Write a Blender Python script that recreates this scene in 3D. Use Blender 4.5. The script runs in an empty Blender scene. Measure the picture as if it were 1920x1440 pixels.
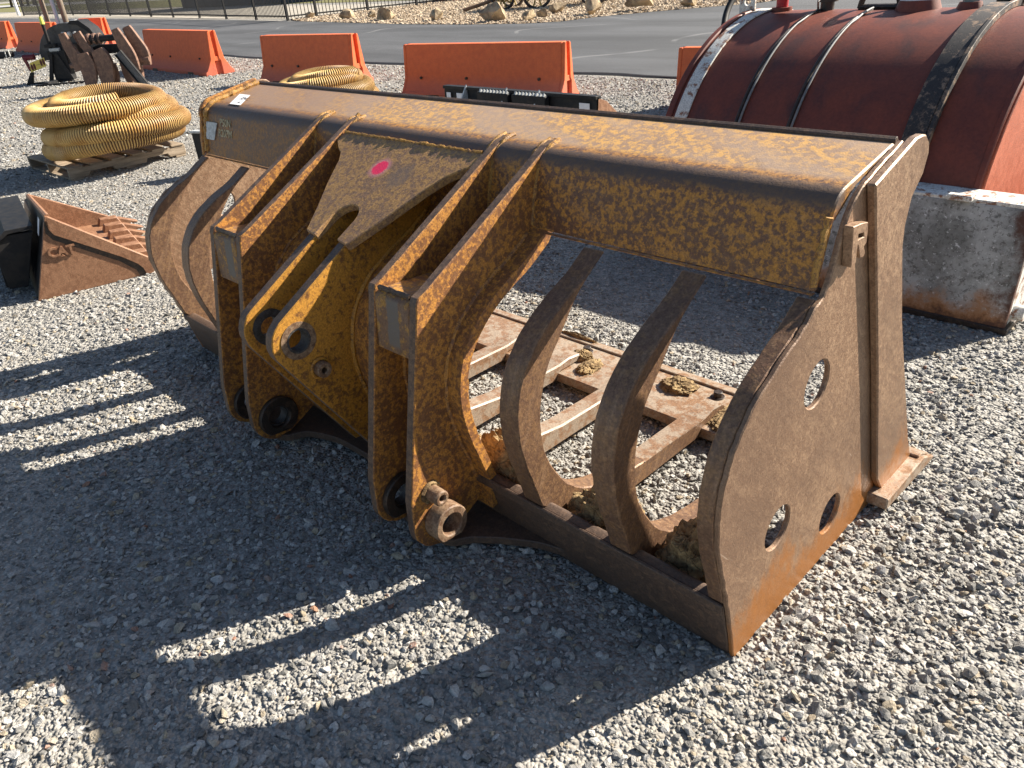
import bpy, bmesh, math, random
import numpy as np
from mathutils import Vector, Matrix, noise as mnoise
rng = np.random.default_rng(7); random.seed(7)
PI = math.pi
S = bpy.context.scene
COL = S.collection

# ------------------------------------------------------------------ camera
F_PX, YAW, PITCH, ROLL = 1442.0, math.radians(136.926), math.radians(28.988), math.radians(-4.813)
CAM = Vector((0.6442, -1.2933, 1.6))
fwd = Vector((math.cos(YAW)*math.cos(PITCH), math.sin(YAW)*math.cos(PITCH), -math.sin(PITCH)))
rgt = fwd.cross(Vector((0, 0, 1))).normalized(); upv = rgt.cross(fwd)
r2 = rgt*math.cos(ROLL)+upv*math.sin(ROLL); u2 = -rgt*math.sin(ROLL)+upv*math.cos(ROLL)
cd = bpy.data.cameras.new('camera'); cam = bpy.data.objects.new('camera', cd); COL.objects.link(cam)
cd.sensor_width = 36; cd.lens = F_PX/1920*36; cd.clip_start = 0.05; cd.clip_end = 2000
M = Matrix((r2, u2, -fwd)).transposed().to_4x4(); M.translation = CAM; cam.matrix_world = M
S.camera = cam

# ------------------------------------------------------------------ light
SUN_DIR = Vector((0.59, 1.41, 1.0)).normalized()           # towards the sun
w = bpy.data.worlds.new('World'); S.world = w; w.use_nodes = True
nt = w.node_tree; bg = nt.nodes['Background']; sky = nt.nodes.new('ShaderNodeTexSky')
sky.sky_type = 'NISHITA'; sky.sun_disc = False
sky.sun_elevation = math.asin(SUN_DIR.z); sky.sun_rotation = math.atan2(SUN_DIR.x, SUN_DIR.y)
nt.links.new(sky.outputs[0], bg.inputs[0]); bg.inputs[1].default_value = 0.050
sl = bpy.data.lights.new('sun', 'SUN'); sl.energy = 5.0; sl.angle = math.radians(0.53); sl.color = (1, 0.91, 0.78)
so = bpy.data.objects.new('sun', sl); COL.objects.link(so)
so.rotation_euler = (-SUN_DIR).to_track_quat('-Z', 'Y').to_euler(); so.location = (6, 14, 10)
vs = S.view_settings; vs.view_transform = 'Standard'; vs.look = 'None'; vs.gamma = 1; vs.exposure = 1.38
vs.use_curve_mapping = False

# ------------------------------------------------------------------ node helpers
class NB:
    def __init__(s, name):
        s.m = bpy.data.materials.new(name); s.m.use_nodes = True; s.t = s.m.node_tree
        s.b = s.t.nodes['Principled BSDF']; s.tc = s.t.nodes.new('ShaderNodeTexCoord')
    def n(s, typ, **k):
        x = s.t.nodes.new('ShaderNode'+typ)
        for a, v in k.items(): setattr(x, a, v)
        return x
    def put(s, sock, v):
        if isinstance(v, bpy.types.NodeSocket): s.t.links.new(v, sock)
        elif v is not None: sock.default_value = v
    def co(s, which='Object', scale=(1, 1, 1), rot=(0, 0, 0), loc=(0, 0, 0)):
        src = s.tc.outputs[which]
        if any(rot):
            q = s.n('Mapping'); s.put(q.inputs[0], src); q.inputs[2].default_value = rot; src = q.outputs[0]
        m = s.n('Mapping'); s.put(m.inputs[0], src)
        m.inputs[1].default_value = loc; m.inputs[3].default_value = scale
        return m.outputs[0]
    def noise(s, scale, detail=4, rough=.6, vec=None, dist=0):
        x = s.n('TexNoise'); s.put(x.inputs['Vector'], vec or s.tc.outputs['Object'])
        x.inputs['Scale'].default_value = scale; x.inputs['Detail'].default_value = detail
        x.inputs['Roughness'].default_value = rough; x.inputs['Distortion'].default_value = dist
        return x.outputs[0]
    def vor(s, scale, vec=None, feature='F1', out=0):
        x = s.n('TexVoronoi', feature=feature); s.put(x.inputs['Vector'], vec or s.tc.outputs['Object'])
        x.inputs['Scale'].default_value = scale
        return x.outputs[out]
    def ss(s, v, a, b, lo=0, hi=1):
        x = s.n('MapRange', interpolation_type='SMOOTHSTEP'); s.put(x.inputs[0], v)
        for i, q in enumerate((a, b, lo, hi)): s.put(x.inputs[i+1], q)
        return x.outputs[0]
    def math(s, op, a, b=None, clamp=False):
        x = s.n('Math', operation=op, use_clamp=clamp); s.put(x.inputs[0], a)
        if b is not None: s.put(x.inputs[1], b)
        return x.outputs[0]
    def mix(s, f, a, b, mode='MIX'):
        x = s.n('Mix', data_type='RGBA', blend_type=mode); s.put(x.inputs[0], f)
        for i, q in ((6, a), (7, b)):
            if isinstance(q, tuple) and len(q) == 3: q = (*q, 1)
            s.put(x.inputs[i], q)
        return x.outputs[2]
    def sep(s, which='Object'):
        x = s.n('SeparateXYZ'); s.put(x.inputs[0], s.tc.outputs[which]); return x.outputs
    def val(s, col, v):
        x = s.n('HueSaturation'); s.put(x.inputs['Color'], col); s.put(x.inputs['Value'], v); return x.outputs[0]
    def bump(s, h, strength=.3, dist=.01):
        x = s.n('Bump'); s.put(x.inputs['Height'], h); x.inputs['Strength'].default_value = strength
        x.inputs['Distance'].default_value = dist; s.t.links.new(x.outputs[0], s.b.inputs['Normal'])
    def done(s, col, rough=.6, metal=0, spec=.5):
        if isinstance(col, tuple): col = (*col, 1) if len(col) == 3 else col
        s.put(s.b.inputs['Base Color'], col); s.put(s.b.inputs['Roughness'], rough)
        s.put(s.b.inputs['Metallic'], metal); s.b.inputs['Specular IOR Level'].default_value = spec
        return s.m

def rust(name, paint, rustc, amt=.5, msc=40, streak=0, streakcol=(.3, .22, .16), srot=(0, 0, 0), dark=(.035, .022, .018), darkamt=.25,
         rough=.6, bump=.25, extra=None, metal=0):
    b = NB(name)
    fine = b.noise(msc, 8, .72); big = b.noise(3.2, 4, .6); mid = b.noise(11, 5, .65)
    k = b.math('ADD', b.math('MULTIPLY', fine, .75), b.math('ADD', b.math('MULTIPLY', big, .16), b.math('MULTIPLY', mid, .20)))
    t = .555+(.5-amt)*.38
    mask = b.ss(k, t-.045, t+.045)
    col = b.mix(mask, rustc, paint)
    col = b.mix(b.ss(b.noise(6.5, 6, .7, b.co(loc=(3, 1, 7))), .62-.12*darkamt, .80-.1*darkamt, 0, min(1, darkamt*2)), col, dark)
    if streak:
        st = b.noise(7, 6, .7, b.co(scale=(9, 9, .8), rot=srot))
        col = b.mix(b.ss(st, .45, .72, 0, streak), col, streakcol)
        st2 = b.noise(11, 4, .6, b.co(scale=(16, 16, .5), rot=srot, loc=(5, 2, 1)))
        col = b.mix(b.ss(st2, .60, .72, 0, streak*.8), col, tuple(.35*c for c in rustc))
    col = b.val(col, b.ss(b.noise(150, 3, .7), .25, .75, .68, 1.32))
    if extra: col = extra(b, col)
    b.bump(b.math('ADD', b.math('MULTIPLY', fine, .6), b.noise(220, 3, .6)), bump, .004)
    return b.done(col, b.ss(k, t-.1, t+.1, rough-.08, rough+.1), metal, .45)

YEL = (.44, .20, .032); RUST = (.17, .072, .03); BRN = (.215, .118, .066)
def low_orange(b, col):                      # rust bloom along the lower edge of the side plates
    z = b.sep()[2]
    dk = b.noise(2.6, 6, .68, b.co(scale=(1, 1, .5), rot=(-.75, 0, 0))); col = b.mix(b.ss(dk, .42, .66, 0, .62), col, (.145, .088, .058))
    sc = b.noise(5, 3, .6, b.co(scale=(1, 14, .7), rot=(-.75, 0, 0), loc=(2, 3, 1))); sk = b.noise(3.1, 2, .5, b.co(loc=(7, 7, 7)))
    col = b.mix(b.math('MULTIPLY', b.ss(sc, .64, .70), b.ss(sk, .50, .62, 0, .75)), col, (.52, .42, .33))
    pit = b.vor(42, b.co(scale=(1, 1, 1), loc=(1, 1, 1))); col = b.mix(b.ss(pit, .06, .11, .5, 0), col, (.09, .06, .045))
    f = b.math('ADD', z, b.math('MULTIPLY', b.noise(7, 6, .7, b.co(scale=(1, 1, .55))), -.55))
    f = b.math('ADD', f, b.math('MULTIPLY', b.noise(45, 6, .75, b.co(scale=(1, 1, .4), rot=(-.5, 0, 0))), .22))
    return b.mix(b.ss(f, -.10, .05, .9, 0), col, b.mix(b.noise(30, 5, .7), (.40, .15, .025), (.27, .115, .04)))
def beam_extra(b, col):                     # faded, scuffed top; bend darkened for worn steel and painted-in shade
    p = b.sep(); x = b.noise(2.4, 5, .6, b.co(scale=(.5, 2.6, 1), rot=(0, 0, .5)))
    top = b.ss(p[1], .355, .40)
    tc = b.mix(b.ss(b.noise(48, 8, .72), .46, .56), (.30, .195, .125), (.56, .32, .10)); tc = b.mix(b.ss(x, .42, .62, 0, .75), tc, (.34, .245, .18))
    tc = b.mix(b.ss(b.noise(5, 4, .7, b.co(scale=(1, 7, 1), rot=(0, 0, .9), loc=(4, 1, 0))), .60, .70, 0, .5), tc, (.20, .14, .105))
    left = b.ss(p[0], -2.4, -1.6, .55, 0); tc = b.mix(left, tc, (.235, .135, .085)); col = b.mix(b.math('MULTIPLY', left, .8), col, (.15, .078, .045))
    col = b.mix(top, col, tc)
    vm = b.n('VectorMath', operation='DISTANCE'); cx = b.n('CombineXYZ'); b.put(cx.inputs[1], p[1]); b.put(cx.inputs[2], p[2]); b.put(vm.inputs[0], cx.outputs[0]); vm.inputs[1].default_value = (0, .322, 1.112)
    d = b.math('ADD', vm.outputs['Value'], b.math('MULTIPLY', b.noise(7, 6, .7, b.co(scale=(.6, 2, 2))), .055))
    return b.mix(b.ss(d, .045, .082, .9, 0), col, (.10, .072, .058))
def fork_extra(b, col):
    vm = b.n('VectorMath', operation='DISTANCE'); b.put(vm.inputs[0], b.tc.outputs['Object']); vm.inputs[1].default_value = (-1.36, .172, 1.02)
    d0 = b.math('ADD', vm.outputs['Value'], b.math('MULTIPLY', b.noise(18, 3), .05))
    col = b.mix(b.ss(d0, .06, .09, .6, 0), col, (.17, .125, .10))
    v2 = b.n('VectorMath', operation='DISTANCE'); b.put(v2.inputs[0], b.tc.outputs['Object']); v2.inputs[1].default_value = (-1.482, .186, 1.028)
    d1 = b.math('ADD', v2.outputs['Value'], b.math('MULTIPLY', b.noise(60, 3), .014))
    col = b.mix(b.ss(d1, .036, .062, .6, 0), col, (.75, .30, .34))
    return b.mix(b.ss(d1, .034, .043, 1, 0), col, (.90, .035, .12))
def patch_extra(b, col):
    z = b.sep(); n = b.noise(25, 3)
    fx = b.math('ABSOLUTE', b.math('SUBTRACT', b.math('ADD', b.math('PINGPONG', b.math('ADD', z[0], .985), .47), b.math('MULTIPLY', n, .02)), .01))
    fz = b.math('ABSOLUTE', b.math('SUBTRACT', z[2], .745))
    f = b.math('MULTIPLY', b.ss(fx, .022, .03, 1, 0), b.ss(fz, .06, .075, 1, 0))
    return b.mix(b.math('MULTIPLY', f, .9), col, (.13, .115, .10))

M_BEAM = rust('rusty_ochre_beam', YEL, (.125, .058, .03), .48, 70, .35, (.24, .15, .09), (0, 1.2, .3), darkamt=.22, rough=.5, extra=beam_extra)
M_HITCH = rust('rusty_ochre_plate', (.48, .215, .042), (.20, .088, .036), .47, 60, .12, (.3, .18, .09), darkamt=.35, rough=.58)
M_LUG = rust('ochre_paint_plate', (.48, .225, .03), (.20, .09, .028), .60, 60, .0, darkamt=.30, rough=.55)
M_FORK = rust('ochre_brown_plate', (.42, .235, .085), (.235, .135, .075), .50, 60, .35, (.26, .18, .12), (.6, 0, .6), darkamt=.1, rough=.6, extra=fork_extra)
M_RIB = rust('worn_brown_steel', (.225, .128, .066), (.15, .085, .053), .45, 60, .45, (.34, .22, .135), (.5, 0, 0), darkamt=.25, rough=.46, metal=.22)
M_SIDE = rust('worn_side_steel', (.31, .20, .125), (.235, .142, .088), .45, 50, .6, (.36, .235, .145), (-.75, 0, 0), darkamt=.10, rough=.46, extra=low_orange, metal=.22)
M_LIP = rust('dark_bruised_steel', (.12, .075, .05), (.075, .05, .038), .4, 50, .4, (.14, .09, .06), (.4, 0, 0), darkamt=.3, rough=.6)
M_FLOOR = rust('polished_floor_steel', (.30, .235, .175), (.235, .135, .075), .52, 26, .3, (.33, .27, .215), (1.57, 0, 0), darkamt=.15, rough=.42)
M_BLOCK = rust('stop_block_steel', (.38, .19, .035), (.16, .08, .04), .42, 45, .2, darkamt=.3, extra=patch_extra)
M_EDGE = rust('shaded_flame_cut_edge', (.16, .10, .065), (.085, .055, .042), .5, 40, .4, (.2, .13, .09), (0, 1.57, 0), darkamt=.2)  # flame-cut edges; their shade is painted in as a darker tone
M_DARK = rust('oily_dark_steel', (.07, .045, .03), (.03, .022, .018), .4, 40, .2, (.09, .07, .055), darkamt=.4, rough=.5)
M_WELD = rust('weld_bead_rust', (.42, .22, .05), (.20, .10, .04), .55, 90, 0, darkamt=.2, bump=.6)
M_PIN = rust('pin_boss_steel', (.24, .16, .10), (.15, .085, .05), .5, 60, .2, (.3, .22, .15), darkamt=.2)
M_BORE = rust('dark_bore', (.06, .06, .062), (.035, .033, .03), .5, 60, 0, darkamt=.3)

def mud_mat():
    b = NB('dry_mud'); n = b.noise(14, 8, .75)
    col = b.mix(b.ss(n, .35, .68), (.17, .11, .058), (.52, .375, .195))
    cr = b.vor(16, b.co(scale=(1, 1, 1)), 'DISTANCE_TO_EDGE')
    col = b.mix(b.ss(cr, 0, .03, .55, 0), col, (.06, .045, .03))
    b.bump(b.math('ADD', b.noise(70, 6, .75), b.ss(cr, 0, .05, -.4, 0)), .9, .012)
    return b.done(col, .95, 0, .2)
M_MUD = mud_mat()
def simple(name, c, rough=.6, var=.25, sc=30, bump=.1, metal=0, c2=None, spec=.4):
    b = NB(name); n = b.noise(sc, 6, .7); col = b.mix(b.ss(n, .4, .62), c, c2 or tuple(x*(1-var) for x in c))
    col = b.val(col, b.ss(b.noise(2.5, 4), .3, .7, 1-var*.6, 1+var*.5)); b.bump(n, bump, .004)
    return b.done(col, rough, metal, spec)
M_BLACK = simple('black_painted_steel', (.014, .015, .018), .6, .3, 20, .1, c2=(.026, .024, .023), spec=.25)
M_WHITE = simple('white_sticker_paper', (.80, .80, .82), .5, .05)
M_PRINT = simple('printed_ink', (.03, .03, .035), .6, .1)
M_GREYP = simple('dull_metal_plate', (.52, .54, .54), .5, .35, 60)
M_STENCIL = simple('worn_stencil_paint', (.55, .47, .30), .7, .5, 90)

# ------------------------------------------------------------------ mesh helpers
def mk(name, verts, faces, mat, parent=None, smooth=None, mats=None, fmat=None, bevel=0, bseg=1):
    bm = bmesh.new(); vv = [bm.verts.new(v) for v in verts]
    for i, f in enumerate(faces):
        try:
            q = bm.faces.new([vv[j] for j in f])
            if fmat is not None: q.material_index = fmat[i]
        except ValueError: pass
    return fin(name, bm, mat, parent, smooth, mats, bevel, bseg)
def fin(name, bm, mat, parent=None, smooth=None, mats=None, bevel=0, bseg=1):
    bmesh.ops.remove_doubles(bm, verts=bm.verts, dist=1e-5)
    bmesh.ops.recalc_face_normals(bm, faces=bm.faces)
    if bevel:
        es = [e for e in bm.edges if len(e.link_faces) == 2 and e.calc_face_angle(0) > math.radians(38)]
        bmesh.ops.bevel(bm, geom=es, offset=bevel, segments=bseg, affect='EDGES', clamp_overlap=True)
    me = bpy.data.meshes.new(name); bm.to_mesh(me); bm.free()
    for m in (mats or [mat]): me.materials.append(m)
    if smooth is not None:
        me.polygons.foreach_set('use_smooth', [True]*len(me.polygons)); me.set_sharp_from_angle(angle=math.radians(smooth))
    o = bpy.data.objects.new(name, me); COL.objects.link(o)
    if parent: o.parent = parent
    return o
def resample(poly, step, closed=True):
    out = []; n = len(poly)
    for i in range(n if closed else n-1):
        a = np.array(poly[i], float); c = np.array(poly[(i+1) % n], float); k = max(1, int(np.linalg.norm(c-a)/step))
        for j in range(k): out.append(tuple(a+(c-a)*j/k))
    if not closed: out.append(tuple(poly[-1]))
    return out
def catmull(pts, k=6):
    P = [np.array(p, float) for p in pts]; P = [2*P[0]-P[1]]+P+[2*P[-1]-P[-2]]; out = []
    for i in range(1, len(P)-2):
        for j in range(k):
            t = j/k; a, b, c, d = P[i-1:i+3]
            out.append(tuple(.5*((2*b)+(c-a)*t+(2*a-5*b+4*c-d)*t*t+(-a+3*b-3*c+d)*t**3)))
    out.append(tuple(P[-2])); return out
def circ(cx, cy, r, n=24, a0=0): return [(cx+r*math.cos(a0+2*PI*i/n), cy+r*math.sin(a0+2*PI*i/n)) for i in range(n)]
def arc(cx, cy, r, a0, a1, n=10): return [(cx+r*math.cos(math.radians(a0+(a1-a0)*i/n)), cy+r*math.sin(math.radians(a0+(a1-a0)*i/n))) for i in range(n+1)]
def add_prism(bm, poly, t0, t1, fn, holes=(), mi=0):
    """outline poly in (u,v), swept from t0 to t1; fn(u,v,t)->xyz"""
    tb = bmesh.new(); loops = [list(poly)]+[list(h) for h in holes]; es = []; idx = []; flat = []
    for lp in loops:
        vs_ = [tb.verts.new((p[0], p[1], 0)) for p in lp]; st = len(flat); flat += lp; idx.append((st, len(lp)))
        for i in range(len(vs_)): es.append(tb.edges.new((vs_[i], vs_[(i+1) % len(vs_)])))
    tb.verts.index_update()
    bmesh.ops.triangle_fill(tb, use_beauty=True, use_dissolve=False, edges=es)
    if len(loops) == 1: tris = [tuple(v.index for v in f.verts) for f in tb.faces]
    else: tris = [tuple(v.index for v in f.verts) for f in tb.faces]
    tb.free()
    A = [bm.verts.new(fn(p[0], p[1], t0)) for p in flat]; B = [bm.verts.new(fn(p[0], p[1], t1)) for p in flat]
    fs = []
    for t in tris:
        fs.append(bm.faces.new([A[i] for i in t])); fs.append(bm.faces.new([B[i] for i in reversed(t)]))
    for st, n in idx:
        for i in range(n):
            a, c = st+i, st+(i+1) % n; fs.append(bm.faces.new((A[a], A[c], B[c], B[a])))
    for f in fs: f.material_index = mi
    bmesh.ops.recalc_face_normals(bm, faces=fs)
    bmesh.ops.dissolve_limit(bm, angle_limit=.004, verts=list({v for f in fs for v in f.verts}), edges=list({e for f in fs for e in f.edges if e.calc_face_angle(1) < .004}))
    return bm
YZ = lambda u, v, t: (t, u, v)
XY = lambda u, v, t: (u, v, t)
XZ = lambda u, v, t: (u, t, v)
def prism(name, poly, t0, t1, mat, parent=None, holes=(), fn=YZ, bevel=.003, jit=0, smooth=30, step=0, edge=None):
    if step: poly = resample(poly, step)
    if jit: poly = [(p[0]+random.gauss(0, jit), p[1]+random.gauss(0, jit)) for p in poly]
    bm = bmesh.new(); add_prism(bm, poly, t0, t1, fn, holes)
    if edge:
        d = (Vector(fn(0, 0, 1))-Vector(fn(0, 0, 0))).normalized(); bm.normal_update()
        for f in bm.faces: f.material_index = 1 if abs(f.normal.dot(d)) < .5 else 0
    return fin(name, bm, mat, parent, smooth, [mat, edge] if edge else None, bevel)
def add_box(bm, c, s, rot=None, mi=0):
    vs_ = []
    for i in (-1, 1):
        for j in (-1, 1):
            for k in (-1, 1):
                v = Vector((i*s[0]/2, j*s[1]/2, k*s[2]/2))
                if rot: v = rot @ v
                vs_.append(bm.verts.new(Vector(c)+v))
    for f in ((0, 1, 3, 2), (4, 6, 7, 5), (0, 4, 5, 1), (2, 3, 7, 6), (0, 2, 6, 4), (1, 5, 7, 3)):
        bm.faces.new([vs_[i] for i in f]).material_index = mi
def box(name, c, s, mat, parent=None, bevel=.004, rot=None):
    bm = bmesh.new(); add_box(bm, c, s, rot); return fin(name, bm, mat, parent, 30, None, bevel)
def add_tube(bm, path, rad, seg=10, cap=True, closed=False, mi=0, twist_up=(0, 0, 1)):
    n = len(path); P = [Vector(p) for p in path]; rings = []; prev = None
    for i in range(n):
        if closed: d = P[(i+1) % n]-P[i-1]
        else: d = P[min(i+1, n-1)]-P[max(i-1, 0)]
        d.normalize(); u = Vector(twist_up) if prev is None else prev
        if abs(d.dot(u)) > .97: u = Vector((1, 0, 0))
        a = (u-d*d.dot(u)).normalized(); prev = a; b = d.cross(a); r = rad[i] if hasattr(rad, '__len__') else rad
        rings.append([bm.verts.new(P[i]+(a*math.cos(2*PI*k/seg)+b*math.sin(2*PI*k/seg))*r) for k in range(seg)])
    for i in range(n if closed else n-1):
        q = rings[(i+1) % n]
        for k in range(seg):
            f = bm.faces.new((rings[i][k], rings[i][(k+1) % seg], q[(k+1) % seg], q[k]))
            f.material_index = mi if not callable(mi) else mi(i)
    if cap and not closed:
        for R in (rings[0], rings[-1]):
            f = bm.faces.new(R); f.material_index = mi if not callable(mi) else 0
def tube(name, path, rad, mat, parent=None, seg=10, closed=False, smooth=40):
    bm = bmesh.new(); add_tube(bm, path, rad, seg, True, closed); return fin(name, bm, mat, parent, smooth)
def ring(name, c, ro, ri, x0, x1, mat, parent=None, n=32, bevel=.003, axis='X'):
    fn = {'X': lambda u, v, t: (t, c[1]+u, c[2]+v), 'Y': lambda u, v, t: (c[0]+u, t, c[2]+v), 'Z': lambda u, v, t: (c[0]+u, c[1]+v, t)}[axis]
    return prism(name, circ(0, 0, ro, n), x0, x1, mat, parent, [circ(0, 0, ri, n)] if ri else (), fn, bevel)
def tag(o, label, cat, group=None, kind=None):
    if label: o['label'] = label
    if cat: o['category'] = cat
    if group: o['group'] = group
    if kind: o['kind'] = kind
    return o
def struct(o): o['kind'] = 'structure'; return o
def thing(name, label, cat, loc=(0, 0, 0), rz=0, group=None):
    o = bpy.data.objects.new(name, None); COL.objects.link(o); o.location = loc; o.rotation_euler = (0, 0, rz); o.empty_display_size = .2
    return tag(o, label, cat, group)
def copy_tree(o, parent=None):
    c = o.copy(); COL.objects.link(c); c.parent = parent
    for ch in [k for k in o.children]: copy_tree(ch, c)
    return c
def text_mesh(name, txt, size, depth, mat, parent=None, mtx=None, align='CENTER', bold=0):
    cu = bpy.data.curves.new(name, 'FONT'); cu.body = txt; cu.size = size; cu.extrude = depth; cu.align_x = align; cu.align_y = 'CENTER'; cu.offset = bold
    cu.resolution_u = 3
    t = bpy.data.objects.new(name+'_tmp', cu); COL.objects.link(t); dg = bpy.context.evaluated_depsgraph_get()
    me = bpy.data.meshes.new_from_object(t.evaluated_get(dg)); bpy.data.objects.remove(t); bpy.data.curves.remove(cu)
    if mtx: me.transform(mtx)
    me.materials.clear(); me.materials.append(mat); me.name = name
    o = bpy.data.objects.new(name, me); COL.objects.link(o); o.parent = parent
    return o
def axes(o, x, y):                                          # matrix from origin and two axes
    x = Vector(x).normalized(); y = Vector(y); y = (y-x*y.dot(x)).normalized(); z = x.cross(y)
    m = Matrix((x, y, z)).transposed().to_4x4(); m.translation = Vector(o); return m

# ------------------------------------------------------------------ ground, road, bed
def gravel_mat():
    b = NB('crushed_limestone'); P = b.tc.outputs['Object']
    v = b.n('TexVoronoi'); b.put(v.inputs['Vector'], P); v.inputs['Scale'].default_value = 38
    v2 = b.n('TexVoronoi'); b.put(v2.inputs['Vector'], b.co(loc=(3, 5, 0))); v2.inputs['Scale'].default_value = 95
    sx = b.n('SeparateColor'); b.put(sx.inputs[0], v.outputs['Color']); sy = b.n('SeparateColor'); b.put(sy.inputs[0], v2.outputs['Color'])
    g = b.math('ADD', b.math('MULTIPLY', sx.outputs[0], .5), b.math('MULTIPLY', sy.outputs[0], .5))
    col = b.mix(g, (.17, .165, .152), (.42, .405, .375))
    dust = b.noise(1.3, 5, .6); col = b.mix(b.ss(dust, .50, .70, 0, .45), col, (.30, .27, .22))
    col = b.mix(b.ss(b.noise(.35, 3), .5, .7, 0, .25), col, (.45, .40, .33))
    h = b.math('ADD', b.math('MULTIPLY', v.outputs['Distance'], -1.0), b.math('MULTIPLY', v2.outputs['Distance'], -.5))
    b.bump(h, 1.0, .018)
    return b.done(col, .92, 0, .25)
M_GRAV = gravel_mat()
def stone_mat(name, c0, c1, tint=True):
    b = NB(name); oi = b.n('ObjectInfo'); r = oi.outputs['Random']
    col = b.mix(r, c0, c1)
    if tint:
        r2_ = b.math('FRACT', b.math('MULTIPLY', r, 37.7)); col = b.mix(b.ss(r2_, .86, .9, 0, .6), col, (.50, .40, .26))
        r3_ = b.math('FRACT', b.math('MULTIPLY', r, 91.3)); col = b.mix(b.ss(r3_, .990, .995, 0, .7), col, (.38, .17, .10))
    n = b.noise(3.5, 5, .7); col = b.val(col, b.ss(n, .3, .7, .72, 1.2)); b.bump(n, .5, .1)
    return b.done(col, .85, 0, .3)
M_STONE = stone_mat('limestone_chips', (.17, .168, .16), (.57, .555, .525))
M_TAN = stone_mat('tan_pebbles', (.34, .26, .18), (.66, .55, .41), False)

def sheet(name, poly, z, mat):
    bm = bmesh.new(); vs_ = [bm.verts.new((p[0], p[1], z)) for p in poly]; bm.faces.new(vs_)
    bmesh.ops.triangulate(bm, faces=bm.faces); return struct(fin(name, bm, mat))
sheet('ground', [(-600, -300), (300, -300), (300, 600), (-600, 600)], 0, M_GRAV)

def asphalt_mat():
    b = NB('asphalt'); n = b.noise(90, 5, .8); lo = b.noise(.6, 5, .6, b.co(scale=(.25, 1, 1)))
    col = b.mix(b.ss(n, .3, .75), (.03, .033, .037), (.125, .128, .135))
    col = b.val(col, b.ss(lo, .3, .7, .75, 1.35))
    wv = b.n('TexWave', wave_type='BANDS'); b.put(wv.inputs[0], b.co(scale=(.10, .55, 1), rot=(0, 0, .12))); wv.inputs['Scale'].default_value = .5
    wv.inputs['Distortion'].default_value = 9; wv.inputs['Detail'].default_value = 2; wv.inputs['Detail Scale'].default_value = .6
    ln = b.math('MULTIPLY', b.ss(wv.outputs[1], .9965, 1.0), b.ss(b.noise(.5, 3), .42, .55))
    col = b.mix(b.math('MULTIPLY', ln, .28), col, (.34, .34, .34))
    b.bump(n, .35, .01); return b.done(col, .8, 0, .35)
M_ASPH = asphalt_mat()
edge = [(x, 8.05+.06*math.sin(x*.9)+.05*math.sin(x*2.7+1)+random.uniform(-.03, .03)) for x in np.arange(-120, 61, .45)]
back = [(60, 140), (6, 140), (-3, 60), (-8, 27), (-11.0, 19.6), (-12.6, 18.0), (-13.75, 16.5), (-14.1, 15.3), (-15.0, 14.85), (-17, 14.7), (-20.06, 14.86),
        (-28.3, 16.16), (-45.6, 18.1), (-91.7, 22.1), (-120, 25)]
bm = bmesh.new(); add_prism(bm, edge+back, -.02, .022, XY); struct(fin('asphalt_road', bm, M_ASPH))
M_TAR = simple('fresh_tar_edge', (.012, .012, .013), .6, .3, 40)
bm = bmesh.new()
for i, (x, y) in enumerate(edge[:-1]):
    x2, y2 = edge[i+1]; wd = .05+.05*mnoise.noise((x*.8, 3, 0)); a = [(x, y-wd, .003), (x2, y2-.05-.05*mnoise.noise((x2*.8, 3, 0)), .003), (x2, y2+.03, .027), (x, y+.03, .027)]
    bm.faces.new([bm.verts.new(p) for p in a])
struct(fin('road_edge', bm, M_TAR))
bedp = [(-8.2, 27), (-11.0, 19.6), (-12.6, 18.0), (-13.75, 16.5), (-14.1, 15.3), (-15.0, 14.85), (-17, 14.7), (-20.06, 14.86), (-28.3, 16.16), (-30.2, 16.9), (-29.5, 24), (-26, 34), (-8, 60)]
M_BED = simple('tan_gravel_bed', (.50, .41, .30), .9, .5, 7, .9, c2=(.24, .18, .125))
sheet('landscape_bed', bedp, .030, M_BED)
M_GRASS = simple('dry_grass', (.115, .13, .045), .95, .45, 3, .6, c2=(.20, .17, .07))
sheet('verge', [(-30.2, 17.2), (-45.6, 18.9), (-91.7, 23.0), (-120, 26), (-120, 32), (-60, 27.5), (-29.5, 24)], .012, simple('verge_gravel', (.47, .43, .36), .9, .4, 5, .6))
sheet('grass', [(-29.5, 26), (-60, 28.5), (-130, 33), (-400, 60), (-400, 400), (-26, 400)], .016, M_GRASS)
sheet('far_road', [(-60, 42), (-140, 47), (-400, 70), (-400, 84), (-140, 57), (-60, 52)], .024, simple('pale_far_road', (.42, .42, .42), .8, .15, 4))

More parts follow.
